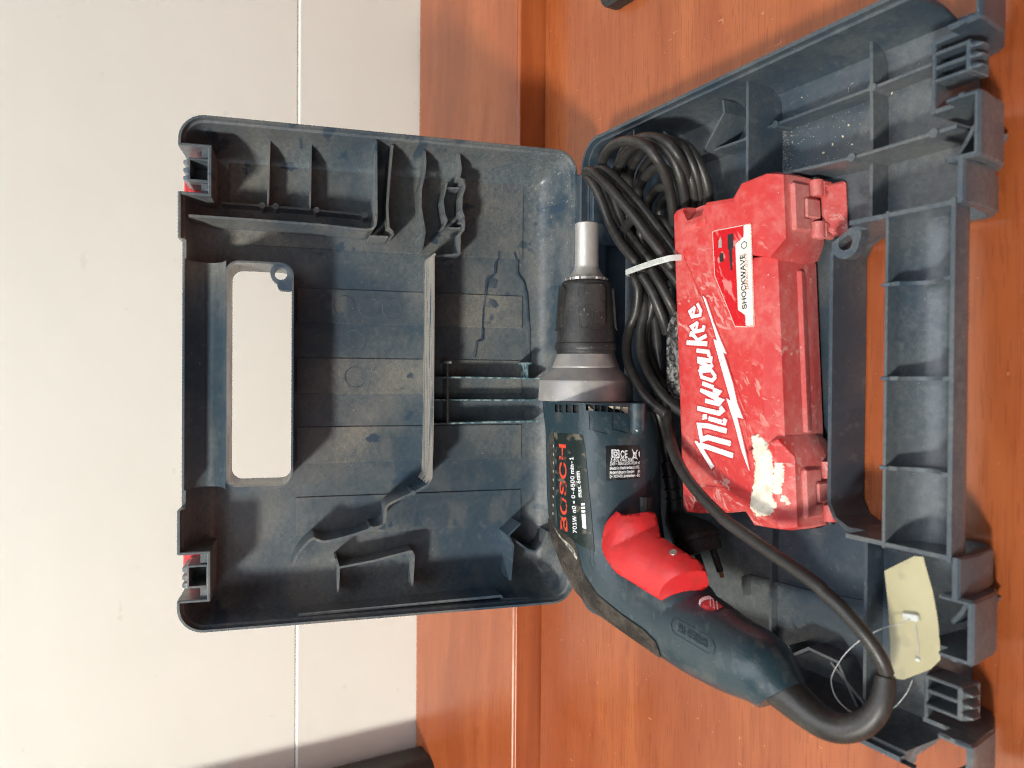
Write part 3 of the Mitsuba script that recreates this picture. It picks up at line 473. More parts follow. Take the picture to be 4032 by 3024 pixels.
# eyelet in the slot corner
ey = Polygon([(.0560+.020, .0868), (.0768, .0720), (.0800, .0705), (.0836, .0705), (.0836, .0790), (.0800, .0845), (.0750, .0868)]).buffer(.0015).union(Point(.0775, .0790).buffer(.0088)).difference(Point(.0780, .0790).buffer(.0045)).intersection(Polygon([(0, .04), (.0836, .04), (.0836, .0795), (.0790, .0880), (0, .0880)]))
obj('eyelet', extr(ey, .0245, .0314), 'case_navy', b_key)
# ribs of the base
z0 = .0058
def brib(pts, zt, t=.0017, m='case_navy', n='rib'): obj(n, rib(pts, z0, zt, t), m, b_key, False)
brib([(.1925, .1480), (.0600, .1468)], .0372, .0022, n='divider')
brib([(.1648, .1470), (.1651, .0719), (.1665, .0245)], .0200)
brib([(.1268, .1470), (.1261, .1149), (.1240, .0722), (.1246, .0263), (.1249, .0150)], .0345)
brib([(.1925, .0722), (.1363, .0712), (.0860, .0712)], .0200, .0020, n='divider')
brib([(-.1880, .0712), (-.0860, .0712)], .0205, .0020, n='divider')
brib([(-.1885, .1470), (-.06, .147)], .012, .002)
for x, y, zt in ((.1652, .0706, .0212), (.1645, .1396, .0212), (.1241, .0727, .0356), (.1245, .0261, .0356)): obj('post', post(x, y, z0, zt), 'case_navy', b_key)
brib([(.1905, .1769), (.1815, .1755), (.1604, .1951)], .030)
brib([(.1621, .2300), (.1614, .1490)], .022)
brib([(.1925, .2506), (.1643, .2223)], .020)
brib([(.1905, .2560), (.1850, .2560), (.1800, .2480)], .044)
brib([(-.1684, .1241), (-.173, .12), (-.165, .1085), (-.1664, .0879), (-.1890, .0739)], .022)
brib([(-.168, .0926), (-.1890, .0640)], .022)
brib([(-.1366, .17), (-.1346, .1161), (-.13, .0712)], .009)
brib([(-.1366, .17), (-.1500, .1700)], .014)
brib([(.06, .2300), (.06, .1490)], .016); brib([(-.0600, .1470), (-.0600, .2000), (.0600, .2040)], .014)
# gussets in the front corners, curved fin
for x, y in ((.1190, .0105), (-.1120, .0108)):
    obj('gusset', rib([(x-.0075, y+.0035), (x-.003, y), (x+.004, y-.004)], z0, .034, .002), 'case_navy', b_key)
# hinge knuckles along the back
hk = [M.cylinder(w, .0042, .0042, 20).rotate([0, 90, 0]).translate([x, .3205, .0472]) for x, w in ((.105, .03), (.150, .012), (-.135, .03), (-.165, .012), (-.02, .04))]
for h in hk: obj('hinge_knuckle', h, 'case_edge', b_key)
obj('back_strip', box(-.17, .17, .309, .3165, .030, .0440, .001), 'case_navy', b_key)
for x in (.120, .160, -.150): obj('hinge_slot', box(x-.009, x+.009, .3078, .3105, .018, .046, .0008), 'case_edge', b_key)
obj('hinge_strip', box(-.168, .170, .3150, .3236, .0440, .0526, .0012), 'case_navy', b_key)
# toothed latch hooks in the two notches
def hook(x0, x1, s):
    o = thing_parts = []
    o = [box(x0, x1, .0045, .0070, .026, .0420, .0006), box(x0, x1, .0100, .0225, .026, .0280), box(x0, x0+.0018, .0065, .0225, .027, .0415, .0005), box(x1-.0018, x1, .0065, .0225, .027, .0415, .0005),
         box((x0+x1)/2-.0010, (x0+x1)/2+.0010, .0065, .0225, .027, .0405, .0004)]
    n = 3; w = (x1-x0)/n
    for i in range(n):
        a = x0+i*w
        o.append(M.batch_hull([box(a+.0006, a+w-.0012, .0040, .0055, .030, .0420), box(a+.0014, a+w-.0022, .0000, .0035, .0335, .0400, .0008)]))
    return union(o)
obj('latch_hook', hook(.1470, .1622, 1), 'case_navy', b_key); obj('latch_hook', hook(-.1630, -.1468, -1), 'case_navy', b_key)

# ---------------------------------------------------------------- the tool case: lid
LW, LH = .190, .311
lid = shell(-LW, LW, .002, LH, .019, [(.024, -.0495), (.014, -.0495), (.008, -.047), (.003, -.040), (.001, -.03), (.0, -.012), (0., -.0006), (.0005, 0.)],
            [(.0020, 0.), (.0022, -.005), (.0040, -.0055), (.0060, -.024), (.0095, -.034), (.0150, -.0415), (.022, -.0450), (.032, -.046)])
lid = lid - box(-.0995, .0995, .3065, .33, -.02, .02)
lid = lid - box(.1330, .1668, .2905, .33, -.06, .02) - box(-.1660, -.1312, .2905, .33, -.06, .02)
SL, v0, v1 = .0835, .2315, .2775
def rr(x0, x1, y0, y1, r): return Polygon(ring(x0, x1, y0, y1, r, 0))
hole = rr(-SL, SL, v0, v1, .0085)
lid = lid - man(extr(hole, -.08, .02))
bulge = Polygon([(-SL-.002, .240), (-SL-.0035, .262), (-SL-.002, .272), (-SL+.004, .272), (-SL+.004, .240)])
frm = rr(-SL-.0015, SL+.0015, v0-.0015, v1+.0014, .0100).union(bulge).difference(hole)
lid = union([lid, man(extr(frm, -.0494, -.0008))])
l_key = obj('lid', place(lid, LIDF), 'case_plastic', tc)
def lobj(n, m, b='case_plastic', sm=32, **k): return obj(n, place(m, LIDF), b, l_key, sm, **k)
# handle half of the lid: block with a round trough between slot frame and rim
a0, a1 = .2790, .3060
cyl = M.cylinder(.168, (a1-a0)/2, (a1-a0)/2, 56).scale([1, 1.25, 1]).rotate([0, 90, 0]).translate([-.084, (a0+a1)/2, -.0006])
cyl = M.cylinder(.172, .0140, .0140, 72).scale([1.55, 1, 1]).rotate([0, 90, 0]).translate([-.086, (a0+a1)/2-.0002, .0004])
tr2 = box(-.0850, .0850, a0-.001, a1+.001, -.030, -.0008) - cyl
lobj('handle', tr2)
ey = rr(.0640, .0850, .2300, .2420, .003).union(Point(.0770, .2385).buffer(.0085)).intersection(rr(-SL, SL, v0-.001, v1, .0085)).difference(Point(.0766, .2394).buffer(.0046))
lobj('eyelet', extr(ey, -.011, -.0012), 'case_edge')
# raised floor panels
for x0, x1 in ((.1040, .1700), (.0430, .0715), (-.0150, .0145), (-.0722, -.0422), (-.1315, -.0998)):
    lobj('floor_panel', box(x0, x1, .036, .2280 if x1 < .1 else .28, -.0465, -.0447, .0004), 'case_dusty')
F = -.0462
def lrib(k, d, t=.0016, n='rib', m='case_plastic'): lobj(n, rib(D[k] if isinstance(k, str) else k, F, -d, t), m, False)
lrib([(.1166, .3042), (.1163, .2545), (.1156, .2104), (.1138, .1760), (.1150, .1712), (.1180, .1690), (.1235, .1682), (.1840, .1688)], .004, .0018, 'bin_wall')
lrib([(.1835, .2490), (.1322, .2499)], .026); lrib([(.1835, .2178), (.1311, .2182)], .026)
lrib('bin_cross', .028, .0016, 'bin_wall')
for q in ((.1326, .2540), (.1326, .2440), (.1319, .2130), (.1304, .1754)): lobj('post', post(*q, F, -.027))
lrib([(.1835, .1553), (.1766, .1560), (.1585, .1575), (.1344, .1591), (.1178, .1581), (.1144, .1546)], .010, .0018)
lrib('slot_link', .012)
lrib([(.184, .1286)] + D['curved_rib'], .017, .0018); lrib([(.184, .0998)] + D['clip_front'], .018, .0018, 'clip'); lrib('clip_back', .021, .0016, 'clip')
lrib('clip_bar1', .023, n='clip'); lrib('clip_bar2', .023, n='clip'); lrib('clip_side', .018, .0018)
for q in ((.1144, .1546), (.1179, .1578), (.1173, .1289), (.1600, .0968), (.1290, .0966)): lobj('post', post(*q, F, -.0165, .0018))
# the long shelf: sloping wedge whose back stands higher than its front edge
sh = LineString(D['shelf'][1:8] + D['shelf'][9:])
def wedge(pts, d, t0, t1):
    p = np.asarray(pts, float); tg = np.gradient(p, axis=0); tg /= np.linalg.norm(tg, axis=1)[:, None]; nn = np.c_[tg[:, 1], -tg[:, 0]]
    nn *= np.sign(nn[:, 1:] + 1e-9); n = len(p)
    v = np.vstack([np.c_[p+nn*t0/2, np.full(n, -d)], np.c_[p-nn*t0/2, np.full(n, -d)], np.c_[p-nn*t0/2, np.full(n, F)], np.c_[p+nn*t1, np.full(n, F)]])
    f = []
    for i in range(n-1):
        for a in range(4):
            b = (a+1) % 4; f += [[a*n+i, b*n+i, b*n+i+1], [a*n+i, b*n+i+1, a*n+i+1]]
    f += [[0, 2*n, n], [0, 3*n, 2*n], [n-1, 2*n-1, 3*n-1], [n-1, 3*n-1, 4*n-1]]
    t = trimesh.Trimesh(v, f, process=False)
    if t.volume < 0: t.invert()
    return t
pts = np.array(LineString(D['shelf'][1:8] + D['shelf'][9:11]).segmentize(.02).coords)
lobj('shelf', wedge([(.0985, .1215), (.0955, .1226), (.0526, .1224), (.0011, .1225), (-.0384, .1224), (-.0815, .1233), (-.0868, .1264)], .004, .0014, .0016), 'shelf_dusty')
def dn(q): return (q[0]*1.021, q[1]+.0206*(q[1]-.222))
crv = [(-.0868, .1264), (-.0900, .1325), (-.0926, .1382), (-.0975, .1500), (-.1021, .1586), (-.1080, .1600), (-.1146, .1608), (-.1180, .1640), (-.1196, .1709), (-.1230, .1822), (-.1255, .1922), (-.1279, .2057), (-.1262, .2120), (-.1255, .2161), (-.1345, .2249), (-.1455, .2307)]
lobj('shelf', rib(spline([dn(q) for q in crv], 5), F, -.014, .0020), 'case_plastic')
lobj('post', post(*dn((-.1196, .1709)), F, -.0134, .0022)); lobj('post', post(*dn((-.0926, .1382)), F, -.0134, .0020))
for k in ('left_box', 'left_box_a', 'left_box_b'): lrib([(max(a*1.012, -.1835), b) for a, b in D[k]], .024, .0017, 'clip')
lrib([(max(a, -.1835), b) for a, b in D['low_bracket']], .018, .0017, 'clip'); lrib('low_bracket2', .022, .0017, 'clip')
for k, d in (('comb_a', .027), ('comb_b', .031), ('comb_c', .027)): lrib(k, d, .0013, 'rib', 'worn_edge')
lrib('comb_v', .026, .0013); lrib('comb_t', .027, .0013, 'rib', 'worn_edge')
for q in ((.0117, .1066), (.0117, .0364)): lobj('rib', box(q[0]-.0008, q[0]+.0008, q[1]-.003, q[1]+.003, F, -.0250), 'worn_edge')
lrib('outline_a', .0438, .0015, 'mark', 'case_edge'); lrib('outline_b', .0438, .0015, 'mark', 'case_edge')
for i, q in enumerate(D['marks']):
    c = Point(*q); lobj('mark', extr(c.buffer(.0088).difference(c.buffer(.0081)), F, -.0456 if i == 3 else -.0443), 'case_edge', False)
lrib([(-.1846, .2255), (-.1830, .1225), (-.1820, .0644), (-.1850, .0623), (-.1870, .0150)], .0072, .0022)
# latches: bracket, toothed hook and red lever
for s, cx in ((1, .1499), (-1, -.1486)):
    x0, x1 = cx-.0176, cx+.0176
    bk = union([box(x0-.0012, x1+.0012, .2880, .2905, -.046, -.0004, .0006), box(x0-.0012, x0+.0010, .2880, .3105, -.046, -.0004, .0006), box(x1-.0010, x1+.0012, .2880, .3105, -.046, -.0004, .0006),
                box(x0, x0+.0085, .2900, .2955, -.046, -.004), box(x1-.0085, x1, .2900, .2955, -.046, -.004)])
    lobj('latch_bracket', bk)
    bx = union([box(cx-.0088, cx+.0088, .2895, .3045, -.0400, -.002, .0006) - box(cx-.0070, cx+.0070, .2912, .3030, -.030, .01)] +
               [M.batch_hull([box(cx-.0084+i*.0058, cx-.0084+i*.0058+.0040, .3035, .3048, -.03, -.002), box(cx-.0080+i*.0058+(.0006 if s > 0 else 0), cx-.0084+i*.0058+.0036, .3048, .3078, -.03, -.003, .0005)]) for i in range(3)])
    lobj('latch_hook', bx)
    q = s
    lev = union([box(cx-.0160, cx+.0160, .2960, .3080, -.046, -.0425, .001), box(cx-s*.0160, cx-s*.0080, .2960, .3075, -.0425, -.030, .001), box(cx-s*.0100, cx+s*.002, .3040, .3115, -.0425, -.034, .001)])
    lobj('latch_lever', lev, 'latch_red', label='red latch lever showing through the bracket at the top edge of the lid')
# ---------------------------------------------------------------- the drywall screwdriver
tl = thing('screwdriver', 'dark teal corded drywall screwdriver with red trigger lying across the open case', 'power tool')
AX = [0, .2656, .0800]
nz = np.array(D['nose']); obj('nose_tube', lathe(np.vstack([nz[:1]*[1, .62], nz]), AX), 'nose_steel', tl, 40)
cogs = [box(.0722, .0752, -.0022, .0022, -.0012, .0012, .0006).rotate([0, 0, 0]).translate([0, 0, .0150]).rotate([a, 0, 0]).translate([0, AX[1], AX[2]]) for a in range(0, 360, 30)]
obj('nose_tooth', cat(*cogs), 'screw_steel', tl, label='ring of small bright teeth at the foot of the steel nose')
sb = np.array(D['sleeve_black']); sl_prof = np.vstack([sb[:1], sb])
sleeve_m = man(lathe(sb, AX, 72))
def rsleeve(x): return np.interp(-x, -sb[:, 0], sb[:, 1])
pads = []
for a in (158, 248, 338, 68):
    t = rr(.0352, .0685, -.0098, .0098, .0035); t = man(extr(t, .0, .0260))
    pads.append(t.rotate([a-90, 0, 0]).translate([0, AX[1], AX[2]]))
sl_off = man(lathe(sb+[0, .0016], AX, 72)) ^ box(.0353, .0684, -1, 1, -1, 1)
obj('depth_sleeve', sleeve_m, 'black_plastic', tl, 40)
for p in pads:
    q = sl_off ^ p
    obj('grip_pad', q, 'black_plastic', tl, 40)
rg = lathe([(.0262, .0221), (.0255, .0232), (.0222, .0236), (.0205, .0228)], AX, 72); obj('sleeve_ring', rg, 'black_plastic', tl, 40)
obj('front_collar', lathe(D['collar1'], AX, 96), 'cast_grey', tl, 25)
obj('gear_collar', lathe(D['collar2'], AX, 96), 'cast_grey', tl, 25)

SPN = np.array(D['spine'])
def zwarp(t):
    t = tri(t).copy(); v = np.array(t.vertices); d = v[:, 2]-.08; s = np.sign(d); a = np.abs(d); k, h = .024, .011
    v[:, 2] = .08 + s*np.where(a < k, a, k + h*np.tanh((a-k)/h)); t.vertices = v; return t
def chain(pts, off=0., seg=44):
    sp = [M.sphere(r+off, seg).translate([x, y, z]) for x, y, z, r in pts]
    return union([M.batch_hull([a, b]) for a, b in zip(sp[:-1], sp[1:])])
_cache = {}
def body(off):
    k = round(off*1e5)
    if k not in _cache:
        pts = spline(SPN, 4)
        b = chain(pts, off)
        b = b - box(-.0176, .2, -1, 1, -1, 1)
        b = b + (chain([[*D['handle2'][0][:3], .0225], [*D['handle2'][1][:3], .0235]], off))
        b = b + chain([[*q[:3], q[3]] for q in D['bump']], off*.5)
        b = b - box(-.0172, .2, -1, 1, -1, 1)
        e0, e1, e2 = (np.array(q) for q in D['endcut']); dv = e2-e0; nn = np.array([dv[1], -dv[0], 0]); nn /= np.linalg.norm(nn)
        if nn[1] > 0: nn = -nn
        b = b.trim_by_plane((-nn).tolist(), float(-nn @ e0))
        _cache[k] = man(zwarp(b))
    return _cache[k]
def OUT(x, y):                            # the direction in which the tool's upper side faces outwards, fanning a little along its length
    o = np.array([-x, -.2-y, .32]); return o/np.linalg.norm(o)
def prism(g, z0=0., z1=.075):
    if isinstance(g, trimesh.Trimesh): c, t = g.bounds.mean(0), g
    else: b = g.bounds; c, t = ((b[0]+b[2])/2, (b[1]+b[3])/2), extr(g, z0, z1)
    return man(place(t, frame([0, 0, .08], [1, 0, 0], [0, 1, 0], OUT(c[0], c[1]))))
def decal(g, off, m, n, parent, label=None, smooth=40, thick=None):
    q = body(off) ^ prism(g)
    if thick: q = q - body(off-thick)
    if q.num_tri() > 0: return obj(n, q, m, parent, smooth, label)
P2 = lambda k: [q[:2] for q in D[k]]
vents = [Polygon([(a[0], a[1]), (b[0], a[1]), (b[0], b[1]), (a[0], b[1])]) for a, b in zip(D['vents'][::2], D['vents'][1::2])]
recess = [Polygon([(a[0], a[1]), (b[0]+.002, a[1]-.001), (b[0], b[1]), (a[0], b[1])]) for a, b in zip(D['vent_recess'][::2], D['vent_recess'][1::2])]
hb = body(0)
for v in vents: hb = hb - (prism(v) - body(-.005))
for v in recess: hb = hb - (prism(v) - body(-.0009))
# groove round the trigger
tg_poly = Polygon(spline(np.array(P2('trig')+P2('trig')[:1]), 4)).buffer(0).buffer(-.0008).buffer(.0008)
hk_ = obj('housing', hb, 'tool_plastic', tl, 40)
vk = None
for i, v in enumerate(vents):
    for q in ((body(-.0046) ^ prism(v)) - body(-.0056)).decompose(): obj('vent', q, 'ink_black', hk_)
    x0, y0, x1, y1 = v.bounds; n = 6 if i == 2 else 2
    for j in range(1, n):
        y = y0+(y1-y0)*j/n
        obj('vent_fin', (body(-.0006) ^ prism(Polygon([(x0, y-.0007), (x1, y-.0007), (x1, y+.0007), (x0, y+.0007)]))) - body(-.0048), 'tool_plastic', hk_)
obj('vent_dust', (body(-.0030) ^ prism(Polygon([(-.0205, .262), (-.0215, .262), (-.0245, .255), (-.0250, .262)]))) - body(-.005), 'sawdust', hk_)
obj('vent_dust', (body(-.0026) ^ prism(Polygon([(-.0205, .214), (-.0205, .238), (-.0222, .232), (-.0225, .222), (-.0247, .217), (-.0247, .214)]))) - body(-.005), 'sawdust', hk_)
# soft grip along the back, and the strip behind the name plate
decal(Polygon(P2('rubber')).buffer(0), .0009, 'grip_rubber', 'back_grip', tl)
decal(Polygon(P2('rubber_top')).buffer(0), .0005, 'grip_rubber', 'back_grip', tl)
decal(Polygon([(-.128, .298), (-.1215, .3085), (-.1275, .3020), (-.1350, .2860), (-.1400, .2780), (-.1375, .2770), (-.1320, .2830)]), .0012, 'worn_grey', 'worn_patch', tl, 'scuffed pale patch on the tool beside the name plate')
for y in np.linspace(-.055, -.110, 9): decal(Polygon([(y, .3118), (y-.0018, .3112), (y-.0018, .3103), (y, .3106)]), .0010, 'print_grey', 'grip_stud', tl)
def surf(m, x, y):                        # height of the surface met along OUT above the tool-plane point
    t = tri(m); D_ = OUT(x, y); o = np.array([x, y, .08]) + D_*.2
    loc = None; V = np.asarray(t.triangles); e1, e2 = V[:, 1]-V[:, 0], V[:, 2]-V[:, 0]; d = -D_
    h = np.cross(d, e2); a = (e1*h).sum(1); ok = np.abs(a) > 1e-14; f = np.where(ok, 1/np.where(ok, a, 1), 0); s = o-V[:, 0]; u = f*(s*h).sum(1); q = np.cross(s, e1); v = f*(q@d); tt = f*(e2*q).sum(1)
    hit = ok & (u >= 0) & (v >= 0) & (u+v <= 1) & (tt > 0)
    i = np.where(hit)[0]; j = i[np.argmin(tt[i])]; n = np.cross(e1[j], e2[j]); n /= np.linalg.norm(n)
    return o + d*tt[j], n
# trigger: a shroud over the root of the handle, cut off square so that its end face shows
trm = (chain(spline(np.array(D['trig_sph']), 10), .0) + body(.0020)) ^ prism(tg_poly, -.035, .09)
pA, pB = surf(body(.0020), -.1412, .1722)[0], surf(trm, -.1185, .1430)[0]
ax_ = np.array([-.70, -.62, .35]); e_ = (pB-pA)/np.linalg.norm(pB-pA); nT = ax_-e_*(ax_@e_); nT /= np.linalg.norm(nT)
trm = trm.trim_by_plane((-nT).tolist(), float(-nT @ pA))
t_key = obj('trigger', trm, 'trigger_red', tl, 30)
cx, cy, cz = D['trig_screw'][0]
def disc_on(m, x, y, r, h, sides=28, ell=1.0):
    p, n = surf(m, x, y); a = np.cross(n, [1, 0, 0]); a /= np.linalg.norm(a); b = np.cross(n, a)
    return place(M.cylinder(h, r, r*.92, sides).scale([ell, 1, 1]), frame(p-n*h*.4, b, a, n))
obj('screw', disc_on(trm, cx, cy, .0024, .0010), 'screw_steel', t_key)
decal(Polygon(P2('plate')), .0008, 'plate_green', 'name_plate', tl)
PT = [np.array(q[:2]) for q in D['plate_txt']]
def ptxt(s, a, b, u, off, m, par, bold=True, n='lettering', split=False):
    a, b, u = (np.append(np.array(q, float), 0) for q in (a, b, u))
    t = text_fit(s, a, b, u, [0, 0, 1], .075, bold)
    q = body(off) ^ prism(t)
    q = q - body(off-.0006)
    for q in (q.decompose() if split else [q]):
        if q.num_tri(): obj(n, q, m, par, False, kind=None if split or n != 'lettering' else 'stuff')
npk = tl
ptxt('BOSCH', (-.1180, .2905), (-.0570, .2935), (0, .0085), .0012, 'print_red', tl, n='letter', split=True)
ptxt('701W  n0 = 0-4500 min-1', (-.1172, .2770), (-.0650, .2822), (-.0006, .0046), .0012, 'print_white', tl)
ptxt('max. 6mm', (-.0905, .2705), (-.0730, .2735), (-.0006, .0048), .0012, 'print_white', tl)
decal(Polygon([(-.1143, .2640), (-.1143, .2685), (-.1062, .2697), (-.1055, .2650)]), .0012, 'print_white', 'lettering', tl)
for i in range(4):
    a = -.1050+i*.0027; decal(Polygon([(a, .2652+i*.0003), (a-.0009, .2699+i*.0002), (a+.0006, .2701+i*.0002), (a+.0015, .2653+i*.0003)]), .0012, 'print_white', 'lettering', tl)
# rating plate
decal(Polygon(P2('typ')), .0007, 'label_black', 'rating_plate', tl)
Q = [np.array(q[:2]) for q in D['typ_txt']]
for (a, b, h), s, m in zip(((0, 1, .0024), (2, 3, .0020), (4, 5, .0020), (6, 7, .0020), (8, 9, .0020)),
                        ('3 601 D40 300', '230V ~ 50Hz 3,25A 701W n0 0-4500 min', 'Made in Switzerland (013)      2002', 'Robert Bosch GmbH     891 000201', 'D-70745 Leinfelden-Echterdingen'), ('print_white',)*5):
    ptxt(s, Q[a], Q[b], (h*.95, 0), .0011, m, tl)
ptxt('CE', (-.0563, .2215), (-.0554, .2140), (.0046, .0003), .0011, 'print_white', tl, n='symbol')
sq = Polygon([(-.0518, .2325), (-.0512, .2237), (-.0566, .2233), (-.0572, .2322)])
sc = sq.centroid
decal(sq.difference(aff.scale(sq, .76, .76)).union(aff.scale(sq, .50, .50).difference(aff.scale(sq, .27, .27))), .0011, 'print_white', 'symbol', tl)
def sym(g): decal(g, .0011, 'print_white', 'symbol', tl)
bx, by = -.0527, .2060
sym(LineString([(bx+.0032, by+.0028), (bx-.0030, by-.0028)]).buffer(.0003).union(LineString([(bx+.0032, by-.0028), (bx-.0030, by+.0028)]).buffer(.0003)).union(Polygon([(bx+.0016, by+.002), (bx+.0016, by-.002), (bx-.0026, by-.0014), (bx-.0026, by+.0014)]).difference(Polygon([(bx+.0008, by+.0012), (bx+.0008, by-.0012), (bx-.0016, by-.0007), (bx-.0016, by+.0007)]))))
sym(Point(-.0518, .1990).buffer(.0027).difference(Point(-.0518, .1975).buffer(.0013)))
ptxt('ME77', (-.0522, .1950), (-.0517, .1900), (.0028, .0002), .0011, 'print_grey', tl, n='symbol')
sym(aff.scale(Point(-.0500, .1872).buffer(.0026), 1.25, .8).difference(aff.scale(Point(-.0502, .1872).buffer(.0011), 1.5, .7)))
# reversing switch, embossed material mark, direction arrow, speed knob, seam
sw = aff.rotate(aff.scale(Point(0, 0).buffer(1, 24), .0105, .0042), 105, origin=(0, 0)); sw = aff.translate(sw, -.1352, .1318)
decal(sw, .0008, 'latch_red', 'reversing_switch', tl)
decal(sw.difference(aff.translate(sw, -.0016, -.0012)), .0013, 'print_white', 'switch_mark', tl)
for i in range(3): decal(LineString([(-.1385+i*.0008, .1262+i*.0030), (-.1325+i*.0008, .1272+i*.0030)]).buffer(.00035).intersection(sw), .0013, 'print_white', 'switch_mark', tl)
em = LineString([q[:2] for q in D['emb']]).buffer(.0052)
decal(em.difference(em.buffer(-.0007)), .0005, 'tool_plastic', 'embossed_mark', tl, thick=.001)
ptxt('PA6-GF30/8885', (-.1608, .1600), (-.1632, .1362), (.0046, -.0003), .0006, 'tool_plastic', tl, n='embossed_mark')
ar = LineString([(-.1290, .2573), (-.1378, .2560)]).buffer(.0021, cap_style=2).union(Polygon([(-.1376, .2602), (-.1376, .2518), (-.1432, .2553)]))
decal(ar.difference(ar.buffer(-.0006)), .0005, 'tool_plastic', 'embossed_mark', tl, thick=.001)
kp_, kn = surf(hb, *D['knob'][0][:2]); 
knob = M.cylinder(.012, .0052, .0052, 12).rotate([0, 90, 0]).translate([-.006, 0, 0])
obj('speed_wheel', place(knob, frame(kp_+[0, 0, -.0012], [1, 0, 0], [0, 1, 0], [0, 0, 1])), 'black_plastic', tl, False)
# collar at the cable end, bend sleeve, cord and plug
slv = np.array(D['sleeve']); obj('bend_sleeve', tube(slv, n=10, sides=28), 'cord_rubber', tl, True)
R = .00365
cord_key = None
def cord(k, p=None, n=8, r=R):
    q = np.array(D[k] if p is None else p)[:, :3]
    return tube(q, r, n, 16)
run = [cord(k) for k in ('cordA', 'cordB', 'cordC', 'cordD', 'cordE', 'cordF', 'cordG', 'cordG2', 'cordH', 'cordI', 'cordJ', 'cordK', 'cordL', 'cordM', 'cordN', 'cord_plug', 'cord_tool')]
for k, d in (('cordB', (.003, -.006, -.013)), ('cordC', (.0015, -.004, -.011)), ('cordD', (-.002, -.005, -.009)), ('cordA', (.004, .001, -.012)), ('cordI', (.001, -.006, -.010)), ('cordH', (.0, -.007, -.010)), ('cordK', (.002, .004, -.009))):
    q = np.array(D[k])[:, :3] + d; q[:, 2] = np.maximum(q[:, 2], .0105); run.append(cord(None, q))
obj('power_cord', trimesh.util.concatenate(run), 'cord_rubber', tl, True)
ps = np.array(D['plug_sleeve']); pp = np.array(D['plug_pins'])
pa = np.array([-.91, -.41, -.05]); pa /= np.linalg.norm(pa); pb = np.cross(pa, [0, 0, 1]); pb /= np.linalg.norm(pb); pc = np.array(D['plug_c'][0])
PF = frame(pc, pb, np.cross(pa, pb), pa)
def pcyl(r0, r1, a, b, n=40): return man(place(M.cylinder(b-a, r0, r1, n).translate([0, 0, a]), PF))
ball = lambda q: M.sphere(q[3], 32).translate(q[:3].tolist())
pbody = union([man(tube(ps, n=6, sides=24)), M.batch_hull([ball(ps[-2]), ball(ps[-1])]), M.batch_hull([ball(ps[-1]), pcyl(.0125, .0155, -.0100, -.0050), pcyl(.0165, .0168, -.0030, 0)]), pcyl(.0160, .0150, -.001, .0095)])
pk = obj('plug', pbody, 'black_plastic', tl, 30)
obj('plug_rim', place(trimesh.creation.torus(.0166, .0006, major_sections=40, minor_sections=8), PF), 'black_plastic', pk, True)
for i in range(1, 4):
    q = ps[i, :3]; t = ps[i+1, :3]-ps[i-1, :3]; t /= np.linalg.norm(t); a = np.cross(t, [0, 0, 1]); a /= np.linalg.norm(a)
    obj('plug_ring', place(trimesh.creation.torus(ps[i, 3]+.0003, .0007, major_sections=28, minor_sections=8), frame(q, a, np.cross(t, a), t)), 'black_plastic', pk, True)
for d in (.0085, -.0085):
    obj('pin_sleeve', place(M.cylinder(.0165, .0024, .0024, 16).translate([d, .004, .0085]), PF), 'black_plastic', pk)
    obj('pin', place(M.cylinder(.0205, .0020, .0016, 16).translate([d, .004, .0085]), PF), 'brass', pk)

# ---------------------------------------------------------------- cable tie round the coiled cord
tie = np.array(D['tie']); c = np.array([.0800, .2150, .040])
pts = list(tie) + [np.array([.0826, .1885, .048]), np.array([.0826, .1890, .030]), np.array([.081, .215, .022]), np.array([.0790, .2420, .028]), np.array([.0785, .2520, .044])]
q = spline(np.array(pts + [tie[0]]), 10); tg = np.gradient(q, axis=0); tg /= np.linalg.norm(tg, axis=1)[:, None]
out = q - c; out -= tg*(out*tg).sum(1)[:, None]; out[:, 0] *= .0; out /= np.linalg.norm(out, axis=1)[:, None]; sd = np.cross(tg, out)
w, t = .0020, .0010; n = len(q)
ribw = 1+.0*np.arange(n)
v = np.vstack([q+sd*w+out*t, q-sd*w+out*t, q-sd*w-out*.0002, q+sd*w-out*.0002]); f = []
for i in range(n-1):
    for a in range(4): b = (a+1) % 4; f += [[a*n+i, b*n+i, b*n+i+1], [a*n+i, b*n+i+1, a*n+i+1]]
ct = obj('cable_tie', trimesh.Trimesh(v, f, process=False), 'tie_white', None, 40, 'white plastic cable tie holding the coiled black cord together', 'cable tie')
teeth = []
for s in np.linspace(.5, 34, 60):
    i = int(s); u = s-i; p = q[i]*(1-u)+q[i+1]*u
    teeth.append(place(box(-.0014, .0014, -.0002, .0002, 0, .0004), frame(p+out[i]*t, sd[i], tg[i], out[i])))
obj('teeth', trimesh.util.concatenate(teeth), 'tie_white', ct, False)

